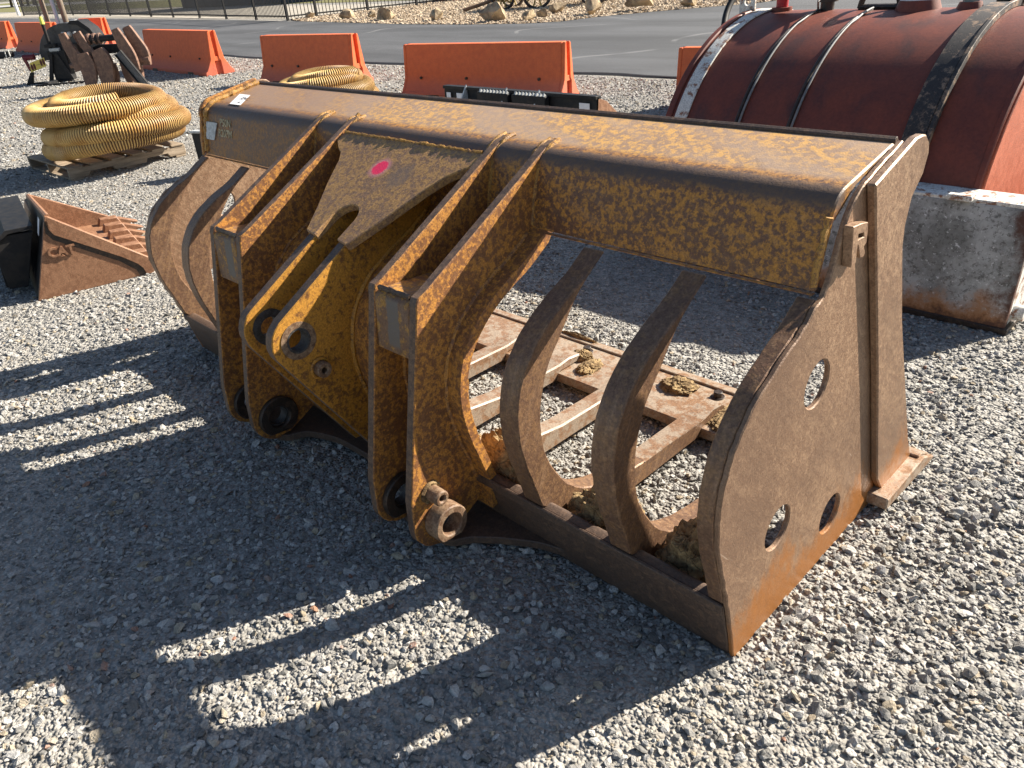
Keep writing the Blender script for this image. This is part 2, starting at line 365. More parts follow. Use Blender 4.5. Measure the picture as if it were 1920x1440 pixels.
# crushed stone pieces and the scatter of chips
stone_col = bpy.data.collections.new('stone_shapes'); COL.children.link(stone_col)
def hull(seed, flat=.62, n=15):
    r = np.random.default_rng(seed); bm = bmesh.new()
    for _ in range(n):
        v = r.normal(size=3); v /= np.linalg.norm(v); v *= np.array([1, r.uniform(.62, .9), flat])*r.uniform(.8, 1.05)*.5
        bm.verts.new(v)
    res = bmesh.ops.convex_hull(bm, input=bm.verts)
    bmesh.ops.delete(bm, geom=[g for g in res['geom_interior'] if isinstance(g, bmesh.types.BMVert)], context='VERTS')
    bmesh.ops.recalc_face_normals(bm, faces=bm.faces); return bm
loose = [(-1.62, -.98), (-.72, -.98), (-.27, -.62), (.28, .12), (.36, .62), (-.45, -.45), (.22, .9), (-2.3, -.6), (-1.05, -.62), (.45, .32)]
for i, (x, y) in enumerate(loose):
    bm = hull(100+i, random.uniform(.5, .72), 13+i % 5); me = bpy.data.meshes.new('loose_stone'); bm.to_mesh(me); bm.free(); me.materials.append(M_STONE)
    o = bpy.data.objects.new('loose_stone', me); stone_col.objects.link(o); s = random.uniform(.034, .046); o.scale = (s, s, s)
    o.location = (x, y, .012); o.rotation_euler = (random.uniform(-.3, .3), random.uniform(-.3, .3), random.uniform(0, 6))
    tag(o, 'larger pale chunk of crushed limestone lying loose on the gravel', 'stone', 'loose limestone chunks')
def scatter(name, pts, scl, mat, label, cat):
    n = len(pts); me = bpy.data.meshes.new(name); me.from_pydata([tuple(p) for p in pts], [], [])
    a = me.attributes.new('scl', 'FLOAT_VECTOR', 'POINT'); sv = np.stack([scl*rng.uniform(.85, 1.2, n), scl, scl*rng.uniform(.7, 1.1, n)], 1); a.data.foreach_set('vector', sv.astype(np.float32).ravel())
    a = me.attributes.new('rot', 'FLOAT_VECTOR', 'POINT'); rv = np.stack([rng.normal(0, .45, n), rng.normal(0, .45, n), rng.uniform(0, 6.28, n)], 1); a.data.foreach_set('vector', rv.astype(np.float32).ravel())
    a = me.attributes.new('idx', 'INT', 'POINT'); a.data.foreach_set('value', rng.integers(0, len(loose), n).astype(np.int32))
    me.materials.append(mat); o = bpy.data.objects.new(name, me); COL.objects.link(o)
    g = bpy.data.node_groups.new(name, 'GeometryNodeTree')
    g.interface.new_socket('Geometry', in_out='INPUT', socket_type='NodeSocketGeometry'); g.interface.new_socket('Geometry', in_out='OUTPUT', socket_type='NodeSocketGeometry')
    gi = g.nodes.new('NodeGroupInput'); go = g.nodes.new('NodeGroupOutput'); ip = g.nodes.new('GeometryNodeInstanceOnPoints'); ci = g.nodes.new('GeometryNodeCollectionInfo')
    ci.inputs[0].default_value = stone_col; ci.inputs[1].default_value = True; ci.inputs[2].default_value = True
    sm = g.nodes.new('GeometryNodeSetMaterial'); sm.inputs['Material'].default_value = mat
    def at(nm, ty):
        x = g.nodes.new('GeometryNodeInputNamedAttribute'); x.data_type = ty; x.inputs[0].default_value = nm; return x.outputs[0]
    L = g.links.new
    L(gi.outputs[0], ip.inputs['Points']); L(ci.outputs[0], sm.inputs[0]); L(sm.outputs[0], ip.inputs['Instance']); ip.inputs['Pick Instance'].default_value = True
    L(at('idx', 'INT'), ip.inputs['Instance Index']); L(at('rot', 'FLOAT_VECTOR'), ip.inputs['Rotation']); L(at('scl', 'FLOAT_VECTOR'), ip.inputs['Scale']); L(ip.outputs[0], go.inputs[0])
    md = o.modifiers.new('scatter', 'NODES'); md.node_group = g
    return tag(o, label, cat, None, 'stuff')
def field(x0, x1, y0, y1, dens, smin, smax, mean, patchy=True):
    n = int((x1-x0)*(y1-y0)*dens); x = rng.uniform(x0, x1, n); y = rng.uniform(y0, y1, n)
    s = np.clip(rng.lognormal(math.log(mean), .45, n), smin, smax)
    if patchy:
        q = np.array([mnoise.noise((a*1.1, b*1.1, 1.7))+.5*mnoise.noise((a*2.9, b*2.9, 4.2)) for a, b in zip(x, y)])
        keep = (rng.uniform(0, 1, n) < np.clip(1.05-np.maximum(0, q-.18)*1.2, .55, 1)); s = np.where(q > .25, s*.75, s)
    else: keep = np.ones(n, bool)
    z = s*.10
    return np.stack([x, y, z], 1)[keep], s[keep]
A = [field(-3.4, 1.9, -2.3, 1.3, 4200, .006, .046, .0155), field(-3.4, 1.9, 1.3, 3.4, 2900, .008, .038, .0155), field(-8.5, -3.4, -2.3, 5.2, 1700, .010, .04, .0175), field(-3.4, 4, 3.4, 7.9, 900, .014, .045, .022, False),
     field(-20, -8.5, -2, 7.9, 330, .02, .06, .032, False), field(-8.5, -3.4, 5.2, 7.9, 900, .014, .05, .024, False), field(-42, -20, -1, 7.9, 110, .03, .09, .045, False)]
scatter('gravel', np.concatenate([a[0] for a in A]), np.concatenate([a[1] for a in A]), M_STONE, 'grey crushed limestone gravel covering the yard', 'gravel')
def inpoly(x, y, poly):
    c = np.zeros(len(x), bool); n = len(poly)
    for i in range(n):
        x1, y1 = poly[i]; x2, y2 = poly[i-1]
        c ^= ((y1 > y) != (y2 > y)) & (x < (x2-x1)*(y-y1)/(y2-y1+1e-9)+x1)
    return c
p, s = field(-31, -8, 14.6, 27, 130, .05, .14, .075, False); k = inpoly(p[:, 0], p[:, 1], bedp); p = p[k]; p[:, 2] += .03
scatter('bed_pebbles', p, s[k], M_TAN, 'tan pebbles filling the landscape bed beyond the road', 'pebbles')

# ------------------------------------------------------------------ the skeleton loader bucket
BK = thing('loader_bucket', 'large rusty ochre skeleton loader bucket with open ribs filling the foreground', 'bucket', (-1.49, .45, 0))
def part(o, parent=BK):
    o.parent = parent
    if parent is BK: o.location = (1.49, -.45, 0)
    return o
OUT = catmull([(-.047, .20), (-.075, .295), (-.103, .384), (-.122, .489), (-.116, .584), (-.081, .674), (-.013, .75), (.077, .805), (.163, .845), (.245, .895)], 5)
XL = -2.98
# top beam: torque tube
beamp = [(.262, .905), (.275, .985)]+arc(.367, 1.050, .07, 168, 102, 10)+[(.59, 1.164), (.60, 1.150), (.40, 1.108), (.345, 1.07), (.310, 1.05), (.289, .98), (.274, .911)]
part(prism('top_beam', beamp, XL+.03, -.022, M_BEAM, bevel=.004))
part(prism('beam_back_strip', [(.591, 1.142), (.606, 1.142), (.611, 1.168), (.603, 1.176), (.591, 1.170)], XL+.03, -.022, M_LIP, bevel=.002))
part(prism('beam_bottom_flange', [(.255, .8995), (.256, .9035), (.268, .9042), (.268, .9005)], XL+.03, -.024, M_HITCH, bevel=.002))
# side plates with cutters and end ribs
sidep = [(0, 0)]+OUT+[(.263, .90), (.283, .939), (.311, 1.017), (.331, 1.062), (.356, 1.096), (.398, 1.122), (.58, 1.172), (.60, 1.15), (.545, .97), (.66, .68), (.92, .12), (.94, .004)]
cutp = [(0.3951, 1.1181), (0.5973, 1.1774), (0.6354, 1.1771), (0.6567, 1.173), (0.6836, 1.1521), (0.6936, 1.1256), (0.6803, 1.0785), (0.6329, 1.0325), (0.6219, 0.9706), (0.6301, 0.9147), (0.7301, 0.6773), (0.841, 0.4668), (1.0008, 0.1637), (1.0489, 0.0866), (1.0789, 0.045), (0.8626, 0.02), (0.7781, 0.1231), (0.6149, 0.5654)]
hol = [circ(.286, .672, .061, 28), circ(.166, .318, .061, 28), circ(.495, .158, .061, 28)]
ri_in = catmull([(.262, .897), (.142, .813), (.064, .719), (.006, .644), (-.027, .549), (-.033, .454), (-.015, .363), (.035, .273), (.085, .215), (.16, .165), (.28, .128), (.45, .102)], 5)
for x0, sg in ((0.0, 1), (XL, -1)):
    xs = (-.014, 0.0) if sg > 0 else (XL, XL+.014)
    sp = part(prism('side_plate', sidep, xs[0], xs[1], M_SIDE, holes=hol, bevel=.003, jit=.0016, step=.025))
    c0, c1 = (.0005, .0225) if sg > 0 else (XL-.0225, XL-.0005)
    part(prism('side_cutter', catmull(cutp, 1), c0, c1, M_SIDE, sp, bevel=.004), sp)
    e0, e1 = (-.056, -.0145) if sg > 0 else (XL+.0145, XL+.056)
    erib = OUT[1:]+[(.262, .893)]+ri_in[1:]+[(.45, .03), (.02, .03), (-.03, .2)]
    part(prism('end_rib', erib, e0, e1, M_RIB, bevel=.003, jit=.0008))
    if sg > 0:
        R_ = [(0.3088, 1.05), (0.3494, 1.0465), (0.3861, 1.0398), (0.3928, 1.0165), (0.394, 0.991), (0.3832, 0.985), (0.3966, 0.9659), (0.3894, 0.9594), (0.3723, 0.961), (0.3511, 0.9968), (0.3472, 0.9979), (0.3505, 0.9575), (0.328, 0.9523), (0.3169, 1.0069)]
        RH = [(0.3418, 1.0247), (0.3716, 1.0198), (0.3751, 1.0098), (0.3443, 1.0112)]
        part(prism('raised_letter_r', R_, .0005, .022, M_SIDE, sp, holes=[RH], bevel=.0015), sp)
    # rim weld along the beam end
wp = [(.262, .92), (.275, .985), (.300, 1.066)]+arc(.367, 1.052, .073, 165, 104, 6)+[(.47, 1.147), (.585, 1.172)]
wp = resample(wp, .012, False)
def bead(name, path, r, seg=7, parent=BK, mat=M_WELD):
    path = [Vector(p)+Vector((random.gauss(0, .0012), random.gauss(0, .0012), random.gauss(0, .0012))) for p in path]
    rr = [r*(1+.12*math.sin(i*1.9)+random.gauss(0, .06)) for i in range(len(path))]
    return part(tube(name, path, rr, mat, None, seg), parent)
bead('weld_bead', [(XL+.044, y, z) for y, z in wp], .0125)
bead('weld_bead', [(-.028, y-.002, z) for y, z in resample([(.262, .92), (.275, .985), (.300, 1.066)], .01, False)], .008)
# far plate stands a little above the beam end
part(prism('end_rim', [(.25, .90), (.262, .985), (.285, 1.07)]+arc(.365, 1.055, .088, 165, 100, 7)+[(.59, 1.19), (.60, 1.17), (.36, 1.10), (.30, .95)], XL+.0005, XL+.024, M_HITCH, bevel=.004))
# ribs: C-shaped tines running from the beam round to the cutting edge
nose = [(.45, .102), (.80, .096), (.86, .104), (.935, .094), (.958, .066), (.80, .062), (.77, .03)]
ribp = OUT[1:]+[(.252, .891)]+ri_in[1:]+nose[1:]+[(.02, .03), (-.03, .2)]
for x in (-.355, -.67, -2.28, -2.60):
    part(prism('rib', ribp, x, x+.07, M_RIB, bevel=.004, jit=.0006))
barp = [(-.06, .33), (-.02, .36), (.035, .273), (.085, .215), (.16, .165), (.28, .128)]+nose+[(.02, .03), (-.02, .1)]
for x in (-1.04, -1.365, -1.675, -1.97):
    part(prism('floor_bar', barp, x, x+.073, M_FLOOR, bevel=.006))
for x in (-.355, -.67, -2.28, -2.60):                        # bright wear strip on the floor leg of each rib
    part(prism('wear_strip', [(.44, .1032), (.80, .0975), (.858, .1055), (.93, .0955), (.93, .093), (.858, .103), (.80, .095), (.44, .1005)], x-.0015, x+.0715, M_FLOOR, bevel=0))
# cutting edge
part(prism('cutting_edge', [(.783, .022), (.783, .062), (1.075, .064), (1.10, .052), (1.185, .012), (1.19, .002), (1.10, .002)], XL-.06, .062, M_FLOOR, bevel=.004))
part(prism('edge_overlay', [(1.055, .0645), (1.058, .072), (1.085, .070), (1.165, .028), (1.15, .0285), (1.09, .058)], XL-.05, .05, M_FLOOR, bevel=.002))
for i in range(9):
    x = -.345-.325*i
    bl = part(prism('bolt', circ(x, 1.01, .019, 6), .0625, .088, M_DARK, fn=XY, bevel=.002))
    part(prism('bolt_washer', circ(x, 1.01, .027, 16), .0625, .068, M_DARK, bl, fn=XY, bevel=.001), bl)
# back lip
part(prism('back_lip', [(.0, .003), (-.047, .185), (-.044, .205), (-.020, .212), (-.006, .205), (.035, .012), (.03, .003)], XL+.0145, -.0145, M_LIP, bevel=.003))
part(prism('lip_edge_strip', [(-.0475, .178), (-.0535, .180), (-.0535, .206), (-.046, .210), (-.0445, .204)], XL+.016, -.016, M_LIP, bevel=.002))
# back sheet between the hitch plates
shin = [(p[0]+.034*(.9 if p[1] < .6 else .7), p[1]-(.0 if p[1] < .55 else .024)) for p in OUT]
part(prism('back_sheet', [(-.05, .10)]+OUT+[(.27, .915), (.29, .90)]+shin[::-1]+[(-.01, .10)], -2.115, -.822, M_HITCH, bevel=.003))
# hitch plates
hp_in = [(p[0]+.012, p[1]-.004) for p in OUT][::-1]
hitchp = [(.385, 1.130), (.345, 1.121), (.305, 1.100), (-.150, .848)]+arc(-.148, .810, .040, 122, 190, 4)[1:]+[(-.305, .24)]+arc(-.212, .138, .098, 178, 300, 10)+[(-.09, .09), (-.05, .11)]+hp_in[::-1]+[(.27, .905), (.283, .985), (.306, 1.068), (.345, 1.112)]
HX = [(-.912, -.88), (-1.097, -1.065), (-1.867, -1.835), (-2.062, -2.03)]
BC = (-.212, .138)
for i, (a, c) in enumerate(HX):
    h = part(prism('hitch_plate', hitchp, a, c, M_HITCH, holes=[circ(*BC, .043, 24)], bevel=.003, jit=.0007, edge=M_EDGE))
    x0, x1 = (c+.0005, c+.058) if i in (0,) else (c+.0005, c+.022)
    br, hr = (.062, .036) if i == 0 else (.080, .042)
    lobe = arc(0, 0, br, -60, 230, 26)
    part(prism('pin_boss', [(BC[0]+u, BC[1]+v) for u, v in lobe], x0, x1, M_PIN if i == 0 else M_DARK, h, holes=[circ(*BC, hr, 24)], bevel=.004), h)
    part(ring('bore_sleeve', (0, *BC), .0425, .036, a-.004, c+.004, M_BORE, h, bevel=0), h)
    if i == 0:
        gb = part(ring('grease_boss', (0, -.232, .243), .025, .010, c+.0005, c+.055, M_PIN, h, 20, .004), h)
        bead('weld_bead', [(c+.002, -.232+.030*math.cos(t), .243+.030*math.sin(t)) for t in np.linspace(.2, 5.9, 26)], .008, 6, h, M_MUD)
    # tip weld on the beam
    for xx in (a-.002, c+.002):
        bead('weld_bead', [(xx, y, z) for y, z in resample([(.266, .915), (.279, .99), (.302, 1.068), (.33, 1.104), (.36, 1.122), (.40, 1.130)], .012, False)], .0075, 6, h, M_WELD)
    bead('weld_bead', [((a+c)/2+.018*math.cos(t), .388+.02*math.sin(t), 1.124) for t in np.linspace(-.4, 3.5, 12)], .0065, 6, h, M_WELD)
    for xx in (a-.001, c+.001):
        bead('weld_bead', [(xx, p[0]-.003, p[1]) for p in resample(OUT, .014, False)], .009, 6, h, M_HITCH)
# stop blocks
for a, c in ((-1.0645, -.9125), (-2.0295, -1.8675)):
    sb = part(prism('stop_block', [(-.190, .812), (-.172, .824), (.02, .812), (.02, .66), (-.205, .655)], a, c, M_BLOCK, bevel=.004))
    bead('weld_bead', [(x, -.172, .829) for x in np.arange(a+.005, c, .01)], .008, 6, sb, M_DARK)
# tilt-link lugs
LP = (-.305, .635)
lugp = [(.27, 1.055), (-.09, .866)]+arc(*LP, .088, 122, 214, 12)+[(-.085, .10), (-.05, .10)]+hp_in[::-1]+[(.27, .905), (.283, .985)]
for a, c in ((-1.378, -1.338), (-1.545, -1.505)):
    l = part(prism('lug_plate', lugp, a, c, M_LUG, holes=[circ(*LP, .041, 26)], bevel=.003, jit=.0006, edge=M_EDGE))
    part(ring('pin_bushing', (0, *LP), .0405, .034, a-.003, c+.003, M_BORE, l, 26, 0), l)
    part(ring('wear_ring', (0, *LP), .060, .0405, c+.0003, c+.0025, M_BORE if c < -1.4 else M_PIN, l, 26, 0), l)
    if c > -1.4:
        part(ring('grease_boss', (0, -.255, .521), .026, .010, c+.0005, c+.03, M_PIN, l, 18, .003), l)
        part(ring('weld_collar', (0, -.255, .521), .037, .026, c+.0003, c+.008, M_LUG, l, 18, .003), l)
    for xx in (a-.001, c+.001):
        bead('weld_bead', [(xx, p[0]-.004, p[1]) for p in resample(OUT, .014, False)], .009, 6, l, M_LUG)
# fork-shaped cover plate over the lugs
sl_ = math.atan(.543); cs, sn = math.cos(sl_), math.sin(sl_)
def FK(u, v, t): y = v; z = 1.117+.543*(y-.35); return (u, y-sn*t, z+cs*t)
fk = [(-1.835, .300), (-1.835, .265), (-1.79, .235), (-1.752, .217), (-1.722, .185), (-1.70, .145), (-1.666, .087), (-1.611, .006), (-1.556, -.084), (-1.500, -.090), (-1.499, -.012)]
fk += arc(-1.441, -.018, .058, 172, 8, 10)+[(-1.382, -.084), (-1.322, -.092), (-1.263, .020), (-1.205, .14), (-1.17, .196), (-1.13, .232), (-1.098, .252), (-1.098, .300)]
part(prism('fork_plate', fk, -.028, .0, M_FORK, fn=FK, bevel=.003))
bead('weld_bead', [FK(x, .302, .0) for x in np.arange(-1.83, -1.10, .012)], .0055, 6, BK, M_WELD)
# heel plate close to the ground
heel = [(-2.45, .02), (-2.40, -.004), (-2.28, -.03), (-2.17, -.09), (-2.10, -.17), (-2.06, -.22), (-1.84, -.22), (-1.78, -.14), (-1.68, -.10), (-1.58, -.085), (-1.30, -.085), (-1.20, -.10), (-1.13, -.14), (-1.09, -.21), (-.88, -.21), (-.82, -.15), (-.74, -.09), (-.64, -.035), (-.55, -.008), (-.50, .02)]
part(prism('heel_plate', catmull(heel, 3), .022, .05, M_LIP, fn=XY, bevel=.003))
# stickers, data plate, stencil on the beam
fn_n = Vector((0, -.966, .26))
def onface(x, k): return (x, .265+.032*k+-.0*k, .925+.14*k)
fp = lambda x, z, off: (x, .275+(z-.985)*.275-off, z+off*.27)
me_v = [fp(-2.925, 1.048, .0015), fp(-2.825, 1.048, .0015), fp(-2.85, .975, .0015), fp(-2.95, .975, .0015)]
dp = mk('data_plate', me_v+[tuple(Vector(v)+fn_n*.003) for v in me_v], [(0, 1, 2, 3), (7, 6, 5, 4), (0, 4, 5, 1), (1, 5, 6, 2), (2, 6, 7, 3), (3, 7, 4, 0)], M_GREYP); part(dp)
mt = axes(fp(-2.752, 1.030, .0012), (1, 0, 0), (0, .26, .966))
part(text_mesh('stencilled_text', 'P50N\nR207M', .044, .0004, M_STENCIL, None, mt, bold=.001))
tz = lambda y: 1.1235+(y-.367)*.2015
st_v = [(-2.775, .30, 1.103), (-2.665, .30, 1.103), (-2.775, .40, 1.1315), (-2.885, .40, 1.1315)]
st_v = [(x, y, tz(y)+.0022) for x, y in ((-2.79, .352), (-2.69, .352), (-2.78, .455), (-2.88, .455))]
stk = part(mk('lot_sticker', st_v, [(0, 1, 2, 3)], M_WHITE))
mt = axes((-2.765, .415, tz(.415)+.003), (1, 0, 0), (-.6, 1, .2)); part(text_mesh('sticker_print', '3247', .034, .0002, M_PRINT, None, mt), stk)
mt = axes((-2.745, .375, tz(.375)+.003), (1, 0, 0), (-.6, 1, .2)); part(text_mesh('sticker_print', '16', .022, .0002, M_PRINT, None, mt), stk)

# dried mud caught in the bucket
def mud(loc, rad, seed, label, rz=0):
    bm = bmesh.new(); bmesh.ops.create_icosphere(bm, subdivisions=5, radius=1)
    for v in bm.verts:
        d = v.co.normalized(); q = d*2.0+Vector((seed*3.1, seed, 0))
        h = 1+.24*mnoise.noise(q)+.15*mnoise.noise(q*2.7)+.08*mnoise.noise(q*6.5)+.045*mnoise.noise(q*15)
        crk = mnoise.voronoi(q*1.9)[0]; h -= .09*max(0, 1-(crk[1]-crk[0])/.10)
        v.co = Vector((d.x*rad[0]*h, d.y*rad[1]*h, d.z*rad[2]*h if d.z > 0 else d.z*rad[2]*.35))
    o = fin('mud_clump', bm, M_MUD, None, 50); o.location = loc; o.rotation_euler = (0, 0, rz)
    return tag(o, label, 'mud')
mud((-.85, .058, .13), (.17, .078, .17), 1, 'pale sandy mud packed in bucket corner beside the hitch plate and first rib')
mud((-.478, .082, .12), (.12, .092, .15), 2, 'crumbly yellowish mud between the two open ribs')
mud((-.172, .090, .12), (.105, .095, .15), 3, 'dark cracked mud in the corner beside the near side plate')
mud((-1.30, .955, .065), (.05, .04, .03), 4, 'small mud lump beside a bolt on the middle of the cutting edge')
mud((-.83, .985, .065), (.075, .06, .03), 5, 'flat crumbly mud patch on the cutting edge behind the nearer rib')
mud((-1.44, 1.09, .065), (.11, .014, .02), 6, 'thin line of mud along the front of the cutting edge')
mud((-.56, .90, .063), (.05, .10, .022), 7, 'mud crumbs on the cutting edge nearest the side plate')
mud((-1.215, .90, .064), (.045, .07, .025), 8, 'mud beside the tapered end of the middle floor bar')

# ------------------------------------------------------------------ concrete traffic barriers
def barrier_mat():
    b = NB('orange_painted_concrete'); n = b.noise(14, 6, .7); z = b.sep()[2]
    col = b.mix(b.ss(n, .35, .7), (.76, .17, .06), (.66, .14, .055))
    f = b.math('ADD', z, b.math('MULTIPLY', b.noise(5, 5, .7), .12))
    col = b.mix(b.ss(f, .18, .36, .55, 0), col, (.52, .16, .12))
    sp = b.vor(55); col = b.mix(b.ss(sp, .10, .16, .6, 0), col, (.25, .06, .03))
    tp = b.math('MULTIPLY', b.ss(b.noise(30, 5, .8), .60, .68), .5); col = b.mix(b.math('MULTIPLY', tp, b.ss(z, .9, 1.0)), col, (.6, .55, .5))
    b.bump(b.math('ADD', n, b.noise(80, 4)), .35, .01); return b.done(col, .75, 0, .3)
M_ORANGE = barrier_mat(); M_CHIP = simple('chipped_concrete', (.50, .45, .40), .9, .3)
def barrier(p0, p1, h, label):
    a = Vector((*p0, 0)); c = Vector((*p1, 0)); L = (c-a).length; rz = math.atan2(c.y-a.y, c.x-a.x); k = h/.81
    t = thing('traffic_barrier', label, 'barrier', a, rz, 'orange concrete barriers along the road')
    prof = [(0, 0), (0, .07), (.045, .10), (.155, .29), (.215, .79), (.235, .81), (.365, .81), (.385, .79), (.445, .29), (.555, .10), (.60, .07), (.60, 0)]
    prof = [(u*k, v*k) for u, v in prof]
    fnb = lambda u, v, q: (q, u, v)
    bm = bmesh.new(); add_prism(bm, prof, .06*k, L-.06*k, fnb)
    fin('body', bm, M_ORANGE, t, 25, None, .008)
    lh = [(0, 0), (0, .07), (.045, .10), (.155, .29), (.215, .79), (.235, .81), (.262, .81), (.262, .30), (.235, .26), (.235, .0)]
    for e0, e1 in ((0, .0598*k), (L-.0598*k, L)):
        prism('end_cheek', [(u*k, v*k) for u, v in lh], e0, e1, M_ORANGE, t, fn=fnb, bevel=.008, jit=.002)
        prism('end_cheek', [((.60-u)*k, v*k) for u, v in lh], e0, e1, M_ORANGE, t, fn=fnb, bevel=.008, jit=.002)
        prism('end_bridge', [(.236*k, .26*k), (.236*k, .34*k), (.364*k, .34*k), (.364*k, .26*k)], e0+.01, e1-.012, M_ORANGE, t, fn=fnb, bevel=.004)
    for q in (.22, .78):
        prism('drain_slot', [(L*q-.16*k, .0), (L*q-.13*k, .055*k), (L*q+.13*k, .055*k), (L*q+.16*k, 0)], -.004, .02, M_DARK, t, fn=lambda u, v, q_: (u, q_, v), bevel=0)
    for q in (.12, .42, .86):
        ring('lift_hole', (L*q, 0, .30*k), .018, 0, .125*k, .168*k, M_DARK, t, 10, 0, 'Y')
    return t
barrier((-8.47, 5.58), (-5.97, 6.09), .66, 'orange concrete barrier directly behind the middle of the bucket beam')
barrier((-12.49, 5.63), (-10.25, 5.95), .74, 'orange concrete barrier with a coiled hose in front of it')
barrier((-18.34, 5.98), (-14.84, 5.80), .79, 'orange concrete barrier just right of the rusty grapple')
barrier((-29.2, 8.3), (-27.9, 8.55), .86, 'orange concrete barrier glimpsed between the grapple arms')
barrier((-31.6, 7.0), (-27.6, 6.9), .88, 'orange concrete barrier partly behind the black trenching attachment')
barrier((-38.2, 7.0), (-34.15, 7.37), .90, 'orange concrete barrier farthest left, cut by the picture edge')
barrier((-4.43, 6.19), (-1.6, 6.7), .61, 'orange concrete barrier mostly hidden behind the red tank')
barrier((-30.8, 25.2), (-28.6, 24.4), .8, 'distant orange barrier behind the fence above the rock bed')

# ------------------------------------------------------------------ red tank on its rusty white base
def tank_mat():
    b = NB('faded_red_tank_paint'); n = b.noise(9, 7, .7, b.co(scale=(1, 1, .35))); f = b.noise(70, 4, .7)
    col = b.mix(b.ss(n, .32, .7), (.185, .043, .022), (.13, .032, .02))
    col = b.mix(b.ss(b.noise(3, 5, .65, b.co(scale=(1.2, .6, .6))), .50, .70, 0, .75), col, (.055, .026, .024))
    col = b.mix(b.ss(f, .66, .72, 0, .5), col, (.09, .04, .03)); col = b.val(col, b.ss(f, .3, .7, .85, 1.15))
    b.bump(f, .15, .003); return b.done(col, .55, 0, .45)
M_TANK = tank_mat()
def wp_mat():
    b = NB('rusty_white_plate'); z = b.sep(); n = b.noise(9, 8, .72); n2 = b.noise(3.3, 6, .7, b.co(loc=(2, 0, 1))); sp = b.noise(45, 6, .75)
    col = b.mix(b.ss(n2, .35, .62), (.46, .46, .44), (.20, .20, .185))
    col = b.mix(b.ss(sp, .50, .62, 0, .8), col, (.10, .097, .085)); col = b.mix(b.ss(b.noise(60, 5, .7, b.co(loc=(9, 1, 2))), .60, .66, 0, .8), col, (.75, .75, .74))
    zz = b.math('ADD', z[2], b.math('MULTIPLY', n, -.34))
    col = b.mix(b.ss(zz, -.13, .0, 1, 0), col, (.42, .19, .07)); col = b.mix(b.ss(zz, -.16, -.09, .9, 0), col, (.085, .04, .028))
    xx = b.math('ADD', z[0], b.math('MULTIPLY', n, .36)); col = b.mix(b.ss(xx, .06, .14, 0, 1), col, (.10, .045, .03))
    b.bump(n, .4, .006); return b.done(col, .65, 0, .4)
M_WPLATE = wp_mat()
M_BANDW = rust('peeling_white_band', (.62, .62, .58), (.24, .11, .06), .62, 22, .2, (.5, .48, .44), darkamt=.25)
M_BANDB = rust('peeling_black_band', (.035, .032, .032), (.26, .18, .12), .62, 16, 0, darkamt=.1)
M_CORD = simple('grey_cable', (.20, .20, .20), .5, .3, 60); M_REDP = simple('red_pump_paint', (.42, .02, .03), .4, .3)
M_CAP = rust('sunlit_end_paint', (.44, .12, .06), (.38, .10, .05), .5, 20, .1, (.5, .16, .09), darkamt=.05)  # brighter red than the shell; sunlight on the end cap painted in
TYC, TZC, TA, TB = 3.50, .30, 1.02, .895
def tank_sec(off=0, z0=.08):
    p = [(TYC-(TA+off)*math.cos(t), TZC+(TB+off)*math.sin(t)) for t in np.linspace(0, PI, 49)]
    return p
TK = thing('storage_tank', 'big faded red steel tank with bands and fittings behind the bucket', 'tank', (-1.15, 3.5, 0))
def tp(o, par=TK):
    o.parent = par
    if par is TK: o.location = (1.15, -3.5, 0)
    return o
low = [(TYC+.97, .12), (TYC+.8, .02), (TYC-.8, .02), (TYC-.97, .12)]
tp(prism('shell', tank_sec()+low, -2.0, -.315, M_TANK, bevel=.012))
tp(prism('end_rim', tank_sec(.004)+low, -.345, -.312, M_TANK, bevel=.006))
tp(prism('end_cap', [(TYC+(u-TYC)*.985, TZC+(v-TZC)*.985) for u, v in tank_sec()]+[(TYC+.95, .12), (TYC-.95, .12)], -.320, -.300, M_CAP, bevel=.004))
tp(prism('end_rim', tank_sec(.012)+low, -2.03, -1.99, M_TANK, bevel=.006))
def band(name, x0, x1, h, mat):
    o1 = tank_sec(h); i1 = tank_sec(.002)[::-1]
    return tp(prism(name, o1+i1, x0, x1, mat, bevel=.002))
band('tank_band', -1.965, -1.885, .012, M_BANDW)
band('tank_band', -.70, -.60, .022, M_BANDB); band('tank_band', -.595, -.575, .034, M_BANDB)
for x in (-1.565, -1.265):
    pts = [(x+.04*math.sin(t*2.2)*(1 if t > 1.3 else .3), y, z) for t, (y, z) in zip(np.linspace(0, PI, 49), tank_sec(.010))][:27]
    if x < -1.5: pts = pts[:24]+[(x+.06, 3.28, 1.26), (x+.06, 3.40, 1.32), (x+.02, 3.52, 1.36)]
    tp(tube('cable', pts, .0062, M_CORD))
    tp(tube('seam', [(x-.012, y, z) for y, z in tank_sec(.001)][:26], .010, M_DARK))
TZ = TZC+TB
def cyl(name, x, y, z0, z1, r, mat, par, n=20, r2=None): 
    o = tp(tube(name, [(x, y, z0), (x, y, (z0+z1)/2), (x, y, z1)], [r, (r+(r2 or r))/2, r2 or r], mat, None, n, smooth=30), par); return o
tp(prism('white_bracket', [(-2.09, 1.18), (-2.09, 1.30), (-1.985, 1.30), (-1.985, 1.18)], 3.45, 3.47, M_BANDW, fn=XZ, holes=[circ(-2.035, 1.25, .022, 12)]))
tp(tube('bracket_rod', [(-1.985, 3.46, 1.275), (-1.90, 3.46, 1.28)], .008, M_BANDW))
pm = cyl('pump_post', -1.83, 3.5, TZ-.02, TZ+.20, .035, M_REDP, TK)
tp(box('pump_head', (-1.83, 3.5, TZ+.13), (.13, .10, .07), M_REDP), TK); tp(box('pump_body', (-1.66, 3.48, TZ+.14), (.26, .12, .09), M_REDP), TK)
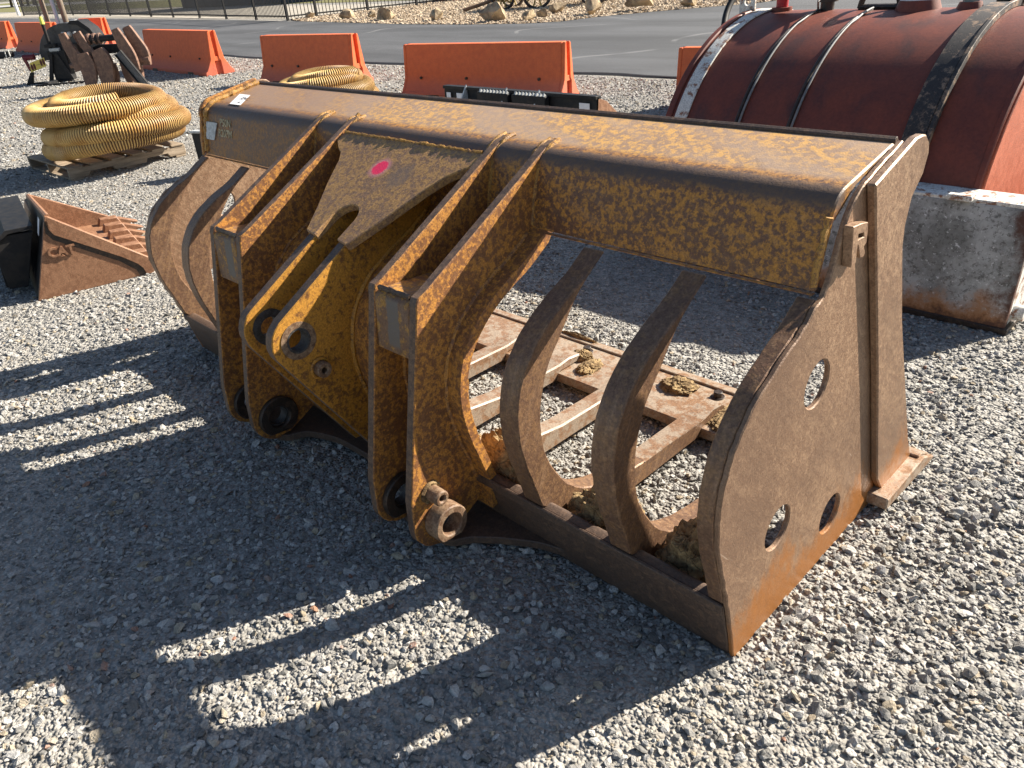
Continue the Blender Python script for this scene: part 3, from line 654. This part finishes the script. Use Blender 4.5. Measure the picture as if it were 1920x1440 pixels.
tp(box('pump_label', (-1.73, 3.416, TZ+.15), (.07, .004, .05), M_WHITE), TK); tp(box('pump_label', (-1.60, 3.416, TZ+.16), (.10, .004, .05), simple('blue_label', (.25, .45, .65), .5, .2)), TK)
cyl('pump_flange', -1.83, 3.5, TZ-.02, TZ+.02, .06, M_TANK, TK)
vc = cyl('vent_neck', -1.55, 3.5, TZ-.02, TZ+.09, .038, M_DARK, TK); cyl('vent_cap', -1.55, 3.5, TZ+.045, TZ+.085, .058, M_DARK, TK); cyl('vent_top', -1.55, 3.5, TZ+.085, TZ+.14, .036, M_DARK, TK)
tp(tube('lifting_eye', catmull([(-1.36, 3.5, TZ+.005), (-1.345, 3.5, TZ+.06), (-1.29, 3.5, TZ+.15), (-1.25, 3.5, TZ+.175), (-1.21, 3.5, TZ+.15), (-1.155, 3.5, TZ+.06), (-1.14, 3.5, TZ+.005)], 4), .017, M_DARK, None, 8))
tp(tube('lifting_eye_foot', [(-1.365, 3.5, TZ+.012), (-1.13, 3.5, TZ+.012)], .016, M_DARK, None, 8))
cyl('fill_neck', -1.045, 3.5, TZ-.03, TZ+.045, .125, M_TANK, TK, 24, .098); M_PALE = simple('pale_cap_paint', (.62, .68, .66), .5, .15)
fc = cyl('fill_cap', -1.045, 3.5, TZ+.045, TZ+.068, .098, M_PALE, TK, 24, .09)
tp(tube('cap_handle', [(-1.10, 3.5, TZ+.068), (-1.10, 3.5, TZ+.125), (-.99, 3.5, TZ+.125), (-.99, 3.5, TZ+.068)], .011, M_PALE, None, 6), TK)
cyl('small_neck', -.79, 3.5, TZ-.03, TZ+.03, .075, M_TANK, TK, 20, .052); cyl('small_cap', -.79, 3.5, TZ+.03, TZ+.085, .04, simple('grey_green_cap', (.22, .27, .25), .5, .2), TK, 6)
tp(tube('outlet_pipe', [(-.70, 3.62, TZ+.02), (-.56, 3.62, TZ+.03)], .022, M_DARK)); tp(tube('pipe_hook', [(-.70, 3.62, TZ+.04), (-.705, 3.62, TZ+.075), (-.68, 3.62, TZ+.09), (-.66, 3.62, TZ+.07)], .009, M_DARK))
tp(tube('black_hose', catmull([(-2.06, 3.25, .9), (-2.16, 3.4, 1.08), (-2.22, 3.55, 1.22), (-2.20, 3.75, 1.40), (-2.1, 3.9, 1.55), (-1.95, 3.9, 1.60)], 6), .020, M_BLACK, None, 10))
BS = thing('tank_base', 'battered white steel plate with rust along the bottom, below the red tank', 'base', (-1.1, 3.3, 0))
def bp(o): o.parent = BS; o.location = (1.1, -3.3, 0); return o
bp(prism('front_plate', [(2.30, .02), (2.365, .53), (2.385, .545), (2.40, .53), (2.335, .02)], -2.1, -.045, M_WPLATE, bevel=.004))
bp(prism('top_ledge', [(2.37, .530), (2.37, .548), (2.52, .552), (2.52, .534)], -2.1, -.05, M_BANDW, bevel=.003))
bp(prism('end_plate', [(2.335, .03), (2.40, .52), (4.60, .52), (4.66, .03)], -.085, -.046, M_BANDW, bevel=.004))
bp(prism('end_plate', [(2.335, .03), (2.40, .52), (4.60, .52), (4.66, .03)], -2.10, -2.06, M_BANDW, bevel=.004))
bp(tube('drain_pipe', [(-.10, 2.40, .075), (.0, 2.40, .075)], .035, M_BANDW, None, 14)); bp(box('hinge', (-.34, 2.36, .552), (.10, .04, .025), M_BANDW))
bp(prism('bottom_skid', [(2.29, .004), (2.29, .03), (4.66, .03), (4.66, .004)], -2.1, -.03, M_DARK, bevel=.003))

# ------------------------------------------------------------------ small toothed bucket at the left
M_CATB = rust('brown_rust_bucket', (.30, .155, .085), (.22, .105, .055), .5, 35, .3, (.34, .19, .11), darkamt=.12)
CB = thing('toothed_bucket', 'small rust-brown toothed bucket with raised letters on its side, left of the big bucket', 'bucket', (-4.48, -.33, 0), math.radians(-11))
cs_ = [(0, .0), (.66, .0), (.69, .03), (.675, .10), (.205, .475), (.19, .475)]
prism('side_plate', cs_, -.03, 0, M_CATB, CB, bevel=.003); prism('side_plate', [(u*.97, v*.70) for u, v in cs_], -1.50, -1.47, M_CATB, CB, bevel=.003)
prism('side_wear_plate', [(.197, .470), (.205, .473), (.675, .098), (.69, .03), (.665, .005), (.625, .005), (.615, .05), (.59, .085), (.52, .145), (.205, .365), (.187, .40)], .0045, .011, M_CATB, CB, bevel=.002)
prism('wear_plate_gap', [(.18, .46), (.187, .40), (.205, .365), (.52, .145), (.59, .085), (.615, .05), (.62, .005), (.585, .005), (.575, .045), (.50, .122), (.19, .338), (.165, .385)], .0004, .004, M_DARK, CB, bevel=0)
mk('back_plate', [(-.031, 0, 0), (-.031, .19, .47), (-.031, .215, .47), (-.031, .03, 0), (-1.469, 0, 0), (-1.469, .17, .325), (-1.469, .195, .325), (-1.469, .03, 0)], [(0, 1, 2, 3), (7, 6, 5, 4), (0, 4, 5, 1), (1, 5, 6, 2), (2, 6, 7, 3), (3, 7, 4, 0)], M_BLACK, CB)
prism('floor_plate', [(.03, .004), (.72, .004), (.74, .02), (.60, .03), (.03, .03)], -1.469, -.031, M_CATB, CB, bevel=.002)
prism('inner_sheet', [(.15, .31), (.165, .31), (.09, .12), (.2, .045), (.55, .032), (.06, .031)], -1.468, -.032, M_CATB, CB, bevel=.002)
tube('top_edge', [(-.02, .205, .468), (-1.48, .185, .325)], .018, M_CATB, CB, 8)
for i in range(7):
    x = -.10-.217*i; tt = prism('tooth', [(.60, .03), (.62, .062), (.72, .060), (.83, .012), (.84, .004), (.70, .001)], x-.032, x+.032, M_CATB, CB, bevel=.004)
    prism('tooth_adapter', [(.56, .03), (.58, .078), (.70, .074), (.72, .03)], x-.042, x+.042, M_CATB, tt, bevel=.005)
# quick-coupler frame on its back
for x in (-.24, -1.16): prism('coupler_post', [(-.02, .04), (.11, .36), (-.03, .37), (-.12, .32), (-.12, .05)], x-.022, x+.022, M_BLACK, CB, bevel=.003)
prism('coupler_plate', [(-.135, .05), (-.115, .33), (-.10, .33), (-.12, .05)], -1.14, -.262, M_BLACK, CB, bevel=.002)
prism('coupler_top', [(-.12, .33), (-.03, .40), (.12, .40), (.11, .38), (-.02, .375), (-.11, .32)], -1.20, -.20, M_BLACK, CB, bevel=.003)
mk('paint_mark', [(-.40+.035*math.cos(t)*.8, -.137+.0+.02*math.sin(t)*.05+(.245+.055*math.sin(t)-.05)*.057, .245+.055*math.sin(t)) for t in np.linspace(0, 2*PI, 18)[:-1]], [tuple(range(17))], simple('pink_spray', (.9, .04, .13), .6, .1), CB)
mk('lot_sticker', [(-.20, .135+.0, .35), (-.11, .135, .35), (-.11, .168, .445), (-.20, .168, .445)], [(0, 1, 2, 3)], M_WHITE, CB).location = (0, -.0045, 0)
mt = axes((.005, .212, .262), (0, 1, -.02), (0, .30, 1)); text_mesh('raised_letters', 'CAT', .075, .005, M_CATB, CB, mt, bold=.003)
mk('letter_triangle', [(.0105, .195, .232), (.0105, .222, .231), (.0105, .210, .246), (.001, .190, .229), (.001, .228, .228), (.001, .210, .250)], [(0, 1, 2), (0, 3, 4, 1), (1, 4, 5, 2), (2, 5, 3, 0)], M_CATB, CB)

# ------------------------------------------------------------------ pallets and ribbed hoses
def wood_mat():
    b = NB('weathered_pallet_wood'); n = b.noise(6, 6, .7, b.co(scale=(6, .6, 6))); col = b.mix(b.ss(n, .35, .68), (.20, .155, .11), (.38, .31, .235))
    b.bump(n, .4, .004); return b.done(col, .85, 0, .2)
M_WOOD = wood_mat()
PAL = thing('pallet', 'weathered wooden pallet under the coiled hose', 'pallet', (-8.36, 1.53, 0), math.radians(2))
for y in (-.53, -.32, -.11, .10, .31, .52):
    box('deck_board', (0, y, .122), (1.16, .135, .018), M_WOOD, PAL, .003)
for x in (-.55, 0, .55):
    prism('stringer', [(-.6, .02), (-.6, .112), (.6, .112), (.6, .02), (.42, .02), (.40, .06), (.18, .06), (.16, .02), (-.16, .02), (-.18, .06), (-.40, .06), (-.42, .02)], x-.02, x+.02, M_WOOD, PAL, bevel=.003)
for y in (-.53, 0, .53): box('bottom_board', (0, y, .010), (1.16, .11, .018), M_WOOD, PAL, .003)
def hose_mat():
    b = NB('yellow_ribbed_hose'); n = b.noise(5, 5, .65); col = b.mix(b.ss(n, .4, .66), (.68, .45, .16), (.52, .29, .08))
    col = b.mix(b.ss(b.noise(2.2, 3), .52, .7, 0, .7), col, (.60, .47, .29)); return b.done(col, .5, 0, .5)
M_HOSE = hose_mat(); M_GROOVE = simple('hose_groove', (.16, .075, .03), .6, .3)
def hose_coil(name, loc, loops, seed, label, R0=.60, tr=.092, rz=0):
    r = np.random.default_rng(seed); ph = r.uniform(0, 6, 6); pitch = .0235; ds = pitch/4; t = 0; pts = []
    T = loops*2*PI
    while t < T:
        k = t/(2*PI); top = max(0, k-(loops-1.2))
        R = R0+.03*math.sin(t*1.0+ph[0])*math.sin(k*1.9+ph[1])+.035*math.sin(k*2.6+ph[2])-.15*min(1, top*1.1)
        z = tr+.110*min(k, loops-1.2)+.018*math.sin(t+ph[3]+k)+.014*math.sin(2*t+ph[4])+(.045*min(1, top))
        pts.append((R*math.cos(t)+.05*math.sin(k*2.3+ph[5]), R*math.sin(t)*.98+.05*math.cos(k*1.7), z)); t += ds/R
    bm = bmesh.new(); rad = [tr if i % 4 < 2 else tr*.905 for i in range(len(pts))]
    add_tube(bm, pts, rad, 14, True, False, lambda i: 0 if i % 4 in (0, 1, 3) and i % 4 != 2 and i % 4 != 3 or i % 4 == 0 else 1)
    o = fin(name, bm, None, None, 50, [M_HOSE, M_GROOVE]); o.location = loc; o.rotation_euler = (0, 0, rz)
    return tag(o, label, 'hose', 'coiled ribbed hoses')
hose_coil('coiled_hose', (-8.07, 1.60, .135), 4.6, 3, 'thick yellow ribbed hose coiled on the wooden pallet', rz=2.4)
hose_coil('coiled_hose', (-8.35, 4.35, .02), 3.9, 9, 'yellow ribbed hose coil showing above the back of the bucket beam', .50, rz=1.0)
ta = math.radians(205); tcn = Vector((-8.07+.60*math.cos(ta), 1.60+.60*math.sin(ta), .59)); trd = Vector((math.cos(ta), math.sin(ta), 0))
tube('twine', [tcn+trd*.104*math.cos(q)+Vector((0, 0, .104*math.sin(q))) for q in np.linspace(-1.2, 3.6, 20)]+[tcn-trd*.10+Vector((.02, .01, -.10)), tcn-trd*.11+Vector((.03, -.02, -.16))], .009, M_BANDW)
tag(bpy.data.objects['twine'], 'short frayed rope tied round the top of the hose coil', 'rope')

# ------------------------------------------------------------------ black bucket behind the beam, black plate by the pallet
NB_ = thing('black_bucket', 'low black attachment bucket with white stickers behind the bucket beam', 'bucket', (-4.49, 3.83, 0.0)); NB_.scale = (1, 1, 1.1)
prism('back_plate', [(-.05, .02), (0, .50), (.02, .50), (-.03, .02)], -.95, .95, M_BLACK, NB_, bevel=.002)
for x in (-.95, .93): prism('side_plate', [(-.05, .0), (.0, .50), (.12, .46), (.62, .10), (.64, 0)], x, x+.02, M_BLACK if x < 0 else M_CATB, NB_, bevel=.002)
box('floor_plate', (0, .30, .016), (1.86, .66, .03), M_BLACK, NB_)
prism('top_lip', [(-.02, .485), (-.02, .51), (.05, .51), (.05, .485)], -.95, .95, M_BLACK, NB_, bevel=.002)
for x in (-.62, -.08, .32): prism('gusset', [(-.12, .38), (-.01, .53), (.0, .36), (-.06, .05)], x-.008, x+.008, M_GREYP, NB_, bevel=.001)
for x0 in (-.40, .05):
    sp_ = box('step_plate', (x0+.19, -.05, .44), (.40, .06, .10), M_BLACK, NB_)
    for i in range(9): prism('step_tooth', [(-.075, .488), (-.062, .515), (-.03, .488)], x0+.02+i*.042, x0+.038+i*.042, M_GREYP, sp_, bevel=0)
for x, wd in ((-.87, .06), (-.70, .11), (.83, .11)): box('sticker', (x, -.022, .42), (wd, .003, .075), M_WHITE, NB_, 0)
FP = thing('black_steel_frame', 'upright black steel plate with a worn label between hose pallet and bucket', 'attachment', (-6.66, 1.90, 0), math.radians(20))
box('upright', (0, 0, .20), (.30, .05, .36), M_BLACK, FP); box('top_cap', (0, -.005, .388), (.31, .07, .02), M_GREYP, FP); box('foot', (0, .22, .03), (.32, .5, .05), M_BLACK, FP)
box('worn_label', (.02, -.0265, .29), (.12, .003, .08), M_GREYP, FP, 0)

# ------------------------------------------------------------------ attachments at upper left (built facing along the yard's diagonal)
RZ = math.atan2(.7305, .683)
M_GRAP = rust('brown_grapple_steel', (.22, .125, .085), (.135, .075, .055), .5, 16, .3, (.32, .21, .15), darkamt=.2)
GR = thing('grapple', 'rusty brown grapple with heavy curved claws behind the coiled hose', 'grapple', (-15.30, 4.01, 0), RZ)
def PX(u, v, t): return (u, t, v)
def claw(name, pts, y, th, wd, mat=M_GRAP):
    c = catmull(pts, 5); n = len(c); l = []; r_ = []
    for i, p_ in enumerate(c):
        d = np.array(c[min(i+1, n-1)])-np.array(c[max(i-1, 0)]); d /= np.linalg.norm(d); q = i/(n-1)
        wv_ = wd[0]*(1-q)**2+wd[1]*2*q*(1-q)+wd[2]*q*q; l.append((p_[0]-d[1]*wv_, p_[1]+d[0]*wv_)); r_.append((p_[0]+d[1]*wv_, p_[1]-d[0]*wv_))
    return prism(name, l+r_[::-1], y-th/2, y+th/2, mat, GR, fn=PX, bevel=.006)
claw('arm', [(-.40, 1.0), (-.36, .78), (-.28, .56), (-.24, .38)], -.05, .07, (.06, .10, .13)); claw('arm', [(-.15, 1.0), (-.11, .85), (-.05, .68), (0, .55)], .0, .06, (.05, .07, .10)); claw('arm', [(-.25, .98), (-.21, .86), (-.17, .74)], .14, .06, (.06, .08, .06))
claw('claw', [(-.12, .66), (-.10, .45), (-.13, .22), (-.20, .01)], -.10, .09, (.09, .20, .03)); claw('claw', [(.13, .70), (.18, .50), (.16, .25), (.10, .04)], -.06, .10, (.10, .22, .05)); claw('claw', [(.19, .42), (.22, .25), (.24, .08)], .12, .08, (.10, .10, .03))
claw('claw', [(.62, .66), (.64, .42), (.66, .2), (.66, .02)], .05, .10, (.10, .18, .04)); claw('claw', [(.45, .62), (.47, .40), (.46, .2), (.43, .05)], .18, .08, (.08, .16, .03))
claw('arm', [(.54, 1.0), (.60, .78), (.66, .55), (.68, .30)], -.05, .08, (.06, .13, .11)); claw('arm', [(.70, 1.02), (.76, .80), (.84, .58), (.84, .36)], .10, .08, (.06, .15, .10)); claw('arm', [(.62, 1.0), (.66, .88), (.70, .78)], .22, .06, (.06, .08, .06))
tube('cross_pipe', [(.02, .06, .86), (.62, .06, .86)], .055, M_BLACK, GR, 14); tube('cylinder', [(-.12, .10, .86), (.20, .10, .86)], .075, M_DARK, GR, 14)
for u in (-.02, .08, .17): ring('cylinder_clamp', (u, .10, .86), .095, .07, u-.02, u+.02, M_GRAP, GR, 14, .003)
prism('frame_plate', [(-.15, .60), (-.12, .70), (.10, .76), (.60, .74), (.66, .64), (.60, .60)], .12, .20, M_BLACK, GR, fn=PX)
tube('pin', [(-.46, .0, .46), (-.02, .0, .46)], .04, M_GRAP, GR, 12); tube('pin', [(.55, .06, .46), (.95, .06, .46)], .045, M_GRAP, GR, 12)
LB = thing('leaning_channel', 'grey steel channel leaning diagonally against the grapple', 'beam', (-15.05, 4.15, 0), RZ)
d_ = Vector((.36, 0, -.66)); ang = math.atan2(d_.x, -d_.z); rot = Matrix.Rotation(-ang, 3, 'Y')
mid = Vector((.47, -.16, .31)); mid -= Vector((-.17, .20, 0))*0
box('web', mid, (.12, .012, .74), simple('grey_mill_steel', (.16, .16, .165), .45, .3, 12), LB, .002, rot)
for sx in (-.066, .066): box('flange', mid+rot @ Vector((sx, -.028, 0)), (.012, .07, .74), M_BLACK, LB, .002, rot)
TR = thing('trenching_attachment', 'black trenching attachment with round guard and yellow warning sign, left of the grapple', 'attachment', (-18.34, 4.29, 0), RZ)
dome = [(-.30, .42), (-.32, .60)]+[(.36+.68*math.cos(t), .45+.64*math.sin(t)) for t in np.linspace(2.85, .35, 16)]+[(.92, .60), (.60, .42)]
prism('guard', dome, .0, .30, simple('worn_black_guard', (.075, .072, .075), .4, .4, 6), TR, fn=PX, bevel=.01)
prism('hood', [(.48, 1.06), (.55, 1.12), (.72, 1.12), (.90, .96), (.98, .80), (.92, .78), (.84, .90), (.66, 1.04)], -.10, .34, M_BLACK, TR, fn=PX)
box('hood_glint', (.60, -.03, 1.125), (.10, .12, .004), M_WHITE, TR, 0)
box('post', (.03, -.16, .80), (.05, .05, .70), M_BLACK, TR); box('post_bracket', (.06, -.18, .70), (.22, .14, .06), M_BLACK, TR); box('post_cap', (.12, -.20, .615), (.20, .08, .07), M_GREYP, TR)
tl = tube('beacon', [(.03, -.16, 1.10), (.03, -.16, 1.24)], [.045, .03], simple('yellow_green_plastic', (.72, .74, .12), .5, .2), TR, 12); tube('aerial', [(.03, -.16, 1.24), (.03, -.16, 1.34)], .010, M_BLACK, TR, 6)
box('lower_frame', (.14, -.15, .32), (.36, .18, .56), M_BLACK, TR); prism('brace', [(-.16, .05), (.02, .55), (.08, .55), (-.08, .05)], -.28, -.24, M_BLACK, TR, fn=PX); prism('brace', [(.10, .55), (.28, .05), (.36, .05), (.18, .55)], -.28, -.24, M_BLACK, TR, fn=PX)
box('engine_block', (.42, -.05, .50), (.30, .3, .40), M_DARK, TR, .02)
for k_ in range(3): ring('fitting', (.36+.12*k_, -.14, .88), .05, .025, .34+.12*k_, .39+.12*k_, M_BANDW, TR, 12, .003)
sg_ = prism('warning_sign', [(-.46, .24), (-.42, .42), (-.10, .50), (-.11, .33)], -.30, -.29, simple('yellow_sign', (.70, .56, .12), .5, .1), TR, fn=PX)
for cx, cz in ((-.40, .33), (-.345, .345), (-.19, .405), (-.135, .42)): prism('sign_mark', [(cx+.024*math.cos(t), cz+.062*math.sin(t)) for t in np.linspace(0, 6.28, 15)[:-1]], -.304, -.3005, simple('dark_red_ink', (.10, .02, .02), .6, .1), sg_, fn=PX, bevel=0)
for cx in (-.29, -.265, -.24): prism('sign_mark', circ(cx, .375+.2*(cx+.265), .007, 8), -.304, -.3005, M_PRINT, sg_, fn=PX, bevel=0)
prism('side_leg', [(-.62, .04), (-.48, .24), (-.42, .24), (-.50, .04)], -.30, -.24, M_BLACK, TR, fn=PX); tube('red_coupling', [(-.56, -.2, .52), (-.34, -.2, .52)], .055, simple('dark_red_paint', (.16, .02, .03), .5, .3), TR, 12)
prism('side_leg', [(-.56, .50), (-.50, .50), (-.46, .26), (-.50, .26)], -.26, -.22, bpy.data.materials['dark_red_paint'], TR, fn=PX)
box('skid', (-.15, -.26, .02), (.95, .10, .04), M_BLACK, TR); box('skid', (.30, -.75, .02), (.98, .09, .04), M_BLACK, TR); box('crossmember', (.0, -.50, .04), (.12, .55, .05), M_BLACK, TR)
FT = thing('black_forklift_foot', 'black angled steel foot at the far left edge beside the trencher', 'attachment', (-18.95, 3.05, 0), RZ)
prism('upright', [(-.3, 0), (-.3, .30), (-.02, .18), (.10, .03), (.22, .03), (.22, 0)], -.1, .0, M_BLACK, FT, fn=PX)
PB = thing('black_pipe_bundle', 'long black steel bar lying on the gravel in front of the leftmost barriers', 'bar', (-28.9, 5.8, 0), RZ)
box('bar', (-.6, 0, .10), (2.0, .3, .18), M_BLACK, PB, .02); tube('strap', [(.30, -.16, .02), (.30, -.16, .2), (.42, -.16, .2), (.42, -.16, .02)], .02, M_BANDW, PB, 6)

# ------------------------------------------------------------------ posts, fence, building, hedge
for i, (u, mt_, rr) in enumerate(((.0, simple('weathered_post', (.20, .16, .12), .7, .3), .10), (.42, simple('pale_blue_post', (.50, .60, .68), .4, .1), .075), (.74, bpy.data.materials['weathered_post'], .115))):
    o = tube('post', [(0, 0, 0), (0, 0, 2), (0, 0, 4.2)], [rr, rr, rr*.95], mt_, None, 12); o.location = (-38.3+.683*u, 10.3+.7305*u, 0)
    tag(o, ('brown post just left of the pale blue one, behind the trencher', 'slim pale blue metal post behind the trencher', 'thicker brown post right of the pale blue one')[i], 'post')
o = tube('marker_pole', [(0, 0, 0), (0, 0, 3), (0, 0, 6)], .16, M_WHITE, None, 10); o.location = (-99, 25.8, 0); tag(o, 'white pole at the far end of the fence, top left', 'pole')
FPTS = [(-93.0, 24.6), (-86.8, 24.27), (-81, 23.9), (-75, 23.3), (-69, 22.6), (-62.4, 21.65), (-56.4, 20.73), (-51.2, 19.94), (-46.5, 19.24), (-41.9, 18.6), (-37.3, 17.75), (-33.4, 17.16), (-29.9, 16.63), (-29.7, 17.87), (-29.2, 20.1), (-28.5, 22.2), (-27.4, 24.9), (-26.6, 27.5)]
FE = thing('picket_fence', 'dark metal picket fence running along the far side of the road', 'fence', (-45, 20, 0))
def fl(o): o.parent = FE; o.location = (45, -20, 0); return o
pme = None; far_bm = bmesh.new(); cnt = 0
for i, (x, y) in enumerate(FPTS):
    fl(box('fence_post', (x, y, 1.0), (.09, .09, 2.0), M_BLACK, None, 0))
    if i == len(FPTS)-1: break
    x2, y2 = FPTS[i+1]; L = math.hypot(x2-x, y2-y)
    for z in (.16, 1.7): fl(tube('fence_rail', [(x, y, z), (x2, y2, z)], .028, M_BLACK, None, 4))
    n = int(L/(.15))
    for j in range(1, n):
        q = j/n; px, py = x+(x2-x)*q, y+(y2-y)*q
        if x < -46 or cnt >= 290: add_box(far_bm, (px, py, .98), (.022, .022, 1.8))
        else:
            if pme is None:
                bm = bmesh.new(); add_box(bm, (0, 0, .98), (.022, .022, 1.8)); pme = bpy.data.meshes.new('picket'); bm.to_mesh(pme); bm.free(); pme.materials.append(M_BLACK)
            o = bpy.data.objects.new('picket', pme); COL.objects.link(o); o.parent = FE; o.location = (px+45, py-20, 0); cnt += 1
fb = fl(fin('far_pickets', far_bm, M_BLACK)); fb['kind'] = 'stuff'
BD = thing('low_building', 'dark grey low building wall beyond the fence', 'building', (-56, 28, 0), math.atan2(1.8, 11.5))
for k_ in range(8): box('wall_panel', (-5.2+k_*1.9, 0, 1.6), (1.88, .3, 3.2), simple('dark_grey_cladding', (.085, .09, .10), .6, .3, 3) if k_ == 0 else bpy.data.materials['dark_grey_cladding'], BD, .01)
box('roof', (1.4, 2.0, 3.3), (15.6, 4.6, .2), M_GREYP, BD); box('rear_wall', (1.4, 4.1, 1.6), (15.2, .3, 3.2), bpy.data.materials['dark_grey_cladding'], BD)
M_LEAF = simple('hedge_leaves', (.05, .085, .025), .8, .5, 1, 0, c2=(.09, .10, .03))
HG = thing('hedge', 'dense green bush in the far top left corner', 'bush', (-205, 56, 0))
vv = []; ff = []
for _ in range(5200):
    d = rng.normal(size=3); d /= np.linalg.norm(d); r_ = rng.uniform(.55, 1)**.5; c_ = np.array([d[0]*14, d[1]*8, 3+abs(d[2])*4.5])*np.array([r_, r_, 1]); c_[2] *= .75+.5*mnoise.noise((c_[0]*.25, c_[1]*.25, 0)); e1 = rng.normal(size=3)*.35; e2 = rng.normal(size=3)*.35
    k_ = len(vv); vv += [tuple(c_+e1), tuple(c_+e2), tuple(c_-e1), tuple(c_-e2)]; ff.append((k_, k_+1, k_+2, k_+3))
me = bpy.data.meshes.new('foliage'); me.from_pydata(vv, [], ff); me.materials.append(M_LEAF); o = bpy.data.objects.new('foliage', me); COL.objects.link(o); o.parent = HG
for k_ in range(5): tube('stem', [(-8+4*k_, 0, 0), (-8+4*k_+.4, .2, 4)], [.3, .12], M_WOOD, HG, 8)

# ------------------------------------------------------------------ boulders and old wagon on the landscape bed
def rock_mat():
    b = NB('sandstone_boulder'); n = b.noise(2.2, 7, .7); col = b.mix(b.ss(n, .35, .66), (.20, .15, .10), (.50, .40, .26)); b.bump(b.math('ADD', n, b.noise(9, 5)), .6, .05)
    return b.done(col, .9, 0, .2)
M_ROCK = rock_mat()
RK = [((-29.2, 17.25), .45, 'small pale boulder at the left tip of the rock bed'), ((-25.8, 16.75), .62, 'square dark-sided boulder near the fence corner'), ((-24.6, 16.95), .45, 'flat brown rock beside the square boulder'), ((-22.7, 16.05), .75, 'grey wedge-shaped boulder left of the wagon tongue'),
      ((-19.75, 15.9), .62, 'low rounded yellowish boulder at the road side'), ((-16.78, 15.5), .85, 'big flat-topped boulder in front of the wagon'), ((-15.45, 15.55), .5, 'small grey pyramid-shaped rock by the road bend'), ((-15.75, 16.4), .45, 'flat brown rock behind the pyramid rock'),
      ((-16.2, 17.6), .55, 'pinkish square boulder behind the road bend'), ((-14.4, 16.95), .80, 'dark rounded boulder on the bend of the rock bed'), ((-13.5, 17.95), .85, 'large pale cream boulder toward the right of the bed'), ((-12.5, 18.9), .65, 'low mossy yellow boulder at the right end of the bed'), ((-11.6, 20.3), .7, 'tan boulder farthest right on the bed'), ((-14.9, 20.2), .6, 'flat tan slab beyond the cream boulder')]
for i, ((x, y), s_, lb) in enumerate(RK):
    bm = hull(300+i, .62, 16); bmesh.ops.subdivide_edges(bm, edges=bm.edges[:], cuts=2, use_grid_fill=True)
    for v in bm.verts: v.co += v.co.normalized()*(.05*mnoise.noise(v.co*5+Vector((i, 0, 0)))+.03*mnoise.noise(v.co*12)); v.co.z = max(v.co.z, -.22)
    o = fin('boulder', bm, M_ROCK, None, 28); o.scale = (s_*1.15, s_, s_*1.15); o.location = (x, y, .03+s_*.24); o.rotation_euler = (0, 0, i*1.3); tag(o, lb, 'boulder', 'boulders on the rock bed')
M_IRON = simple('old_iron', (.05, .042, .04), .6, .3); M_HUB = simple('faded_yellow_wood', (.45, .33, .10), .7, .4); M_OLDW = simple('old_grey_brown_wood', (.22, .14, .09), .8, .4)
WG = thing('old_wagon', 'old farm wagon with spoked wheels on the rock bed', 'wagon', (-19.2, 20.2, .03), math.radians(28))
def wheel(x, y, r_):
    o = tube('wheel', [(x+r_*math.cos(t), y, r_+r_*math.sin(t)) for t in np.linspace(0, 2*PI, 33)[:-1]], .05, M_IRON, WG, 8, True)
    tube('hub', [(x, y-.12, r_), (x, y+.12, r_)], .11, M_HUB, o, 12)
    for k_ in range(10):
        t = k_*PI/5; tube('spoke', [(x+.08*math.cos(t), y, r_+.08*math.sin(t)), (x+.96*r_*math.cos(t), y, r_+.96*r_*math.sin(t))], .028, M_HUB, o, 6)
wheel(-1.3, -.45, .40); wheel(.0, -.75, .48); wheel(1.9, -.75, .48); wheel(-1.3, .75, .40); wheel(1.9, .75, .48)
tube('tongue', [(-1.2, -.1, .42), (-2.7, -.6, .07)], .06, M_OLDW, WG, 8); box('bed', (.4, 0, .80), (3.4, 1.1, .14), M_OLDW, WG); box('side_board', (.4, -.55, 1.0), (3.4, .05, .4), M_IRON, WG); box('side_board', (.4, .55, 1.0), (3.4, .05, .4), M_IRON, WG)
tube('axle', [(0, -.8, .48), (0, .8, .48)], .05, M_IRON, WG, 8); tube('axle', [(1.9, -.8, .48), (1.9, .8, .48)], .05, M_IRON, WG, 8)
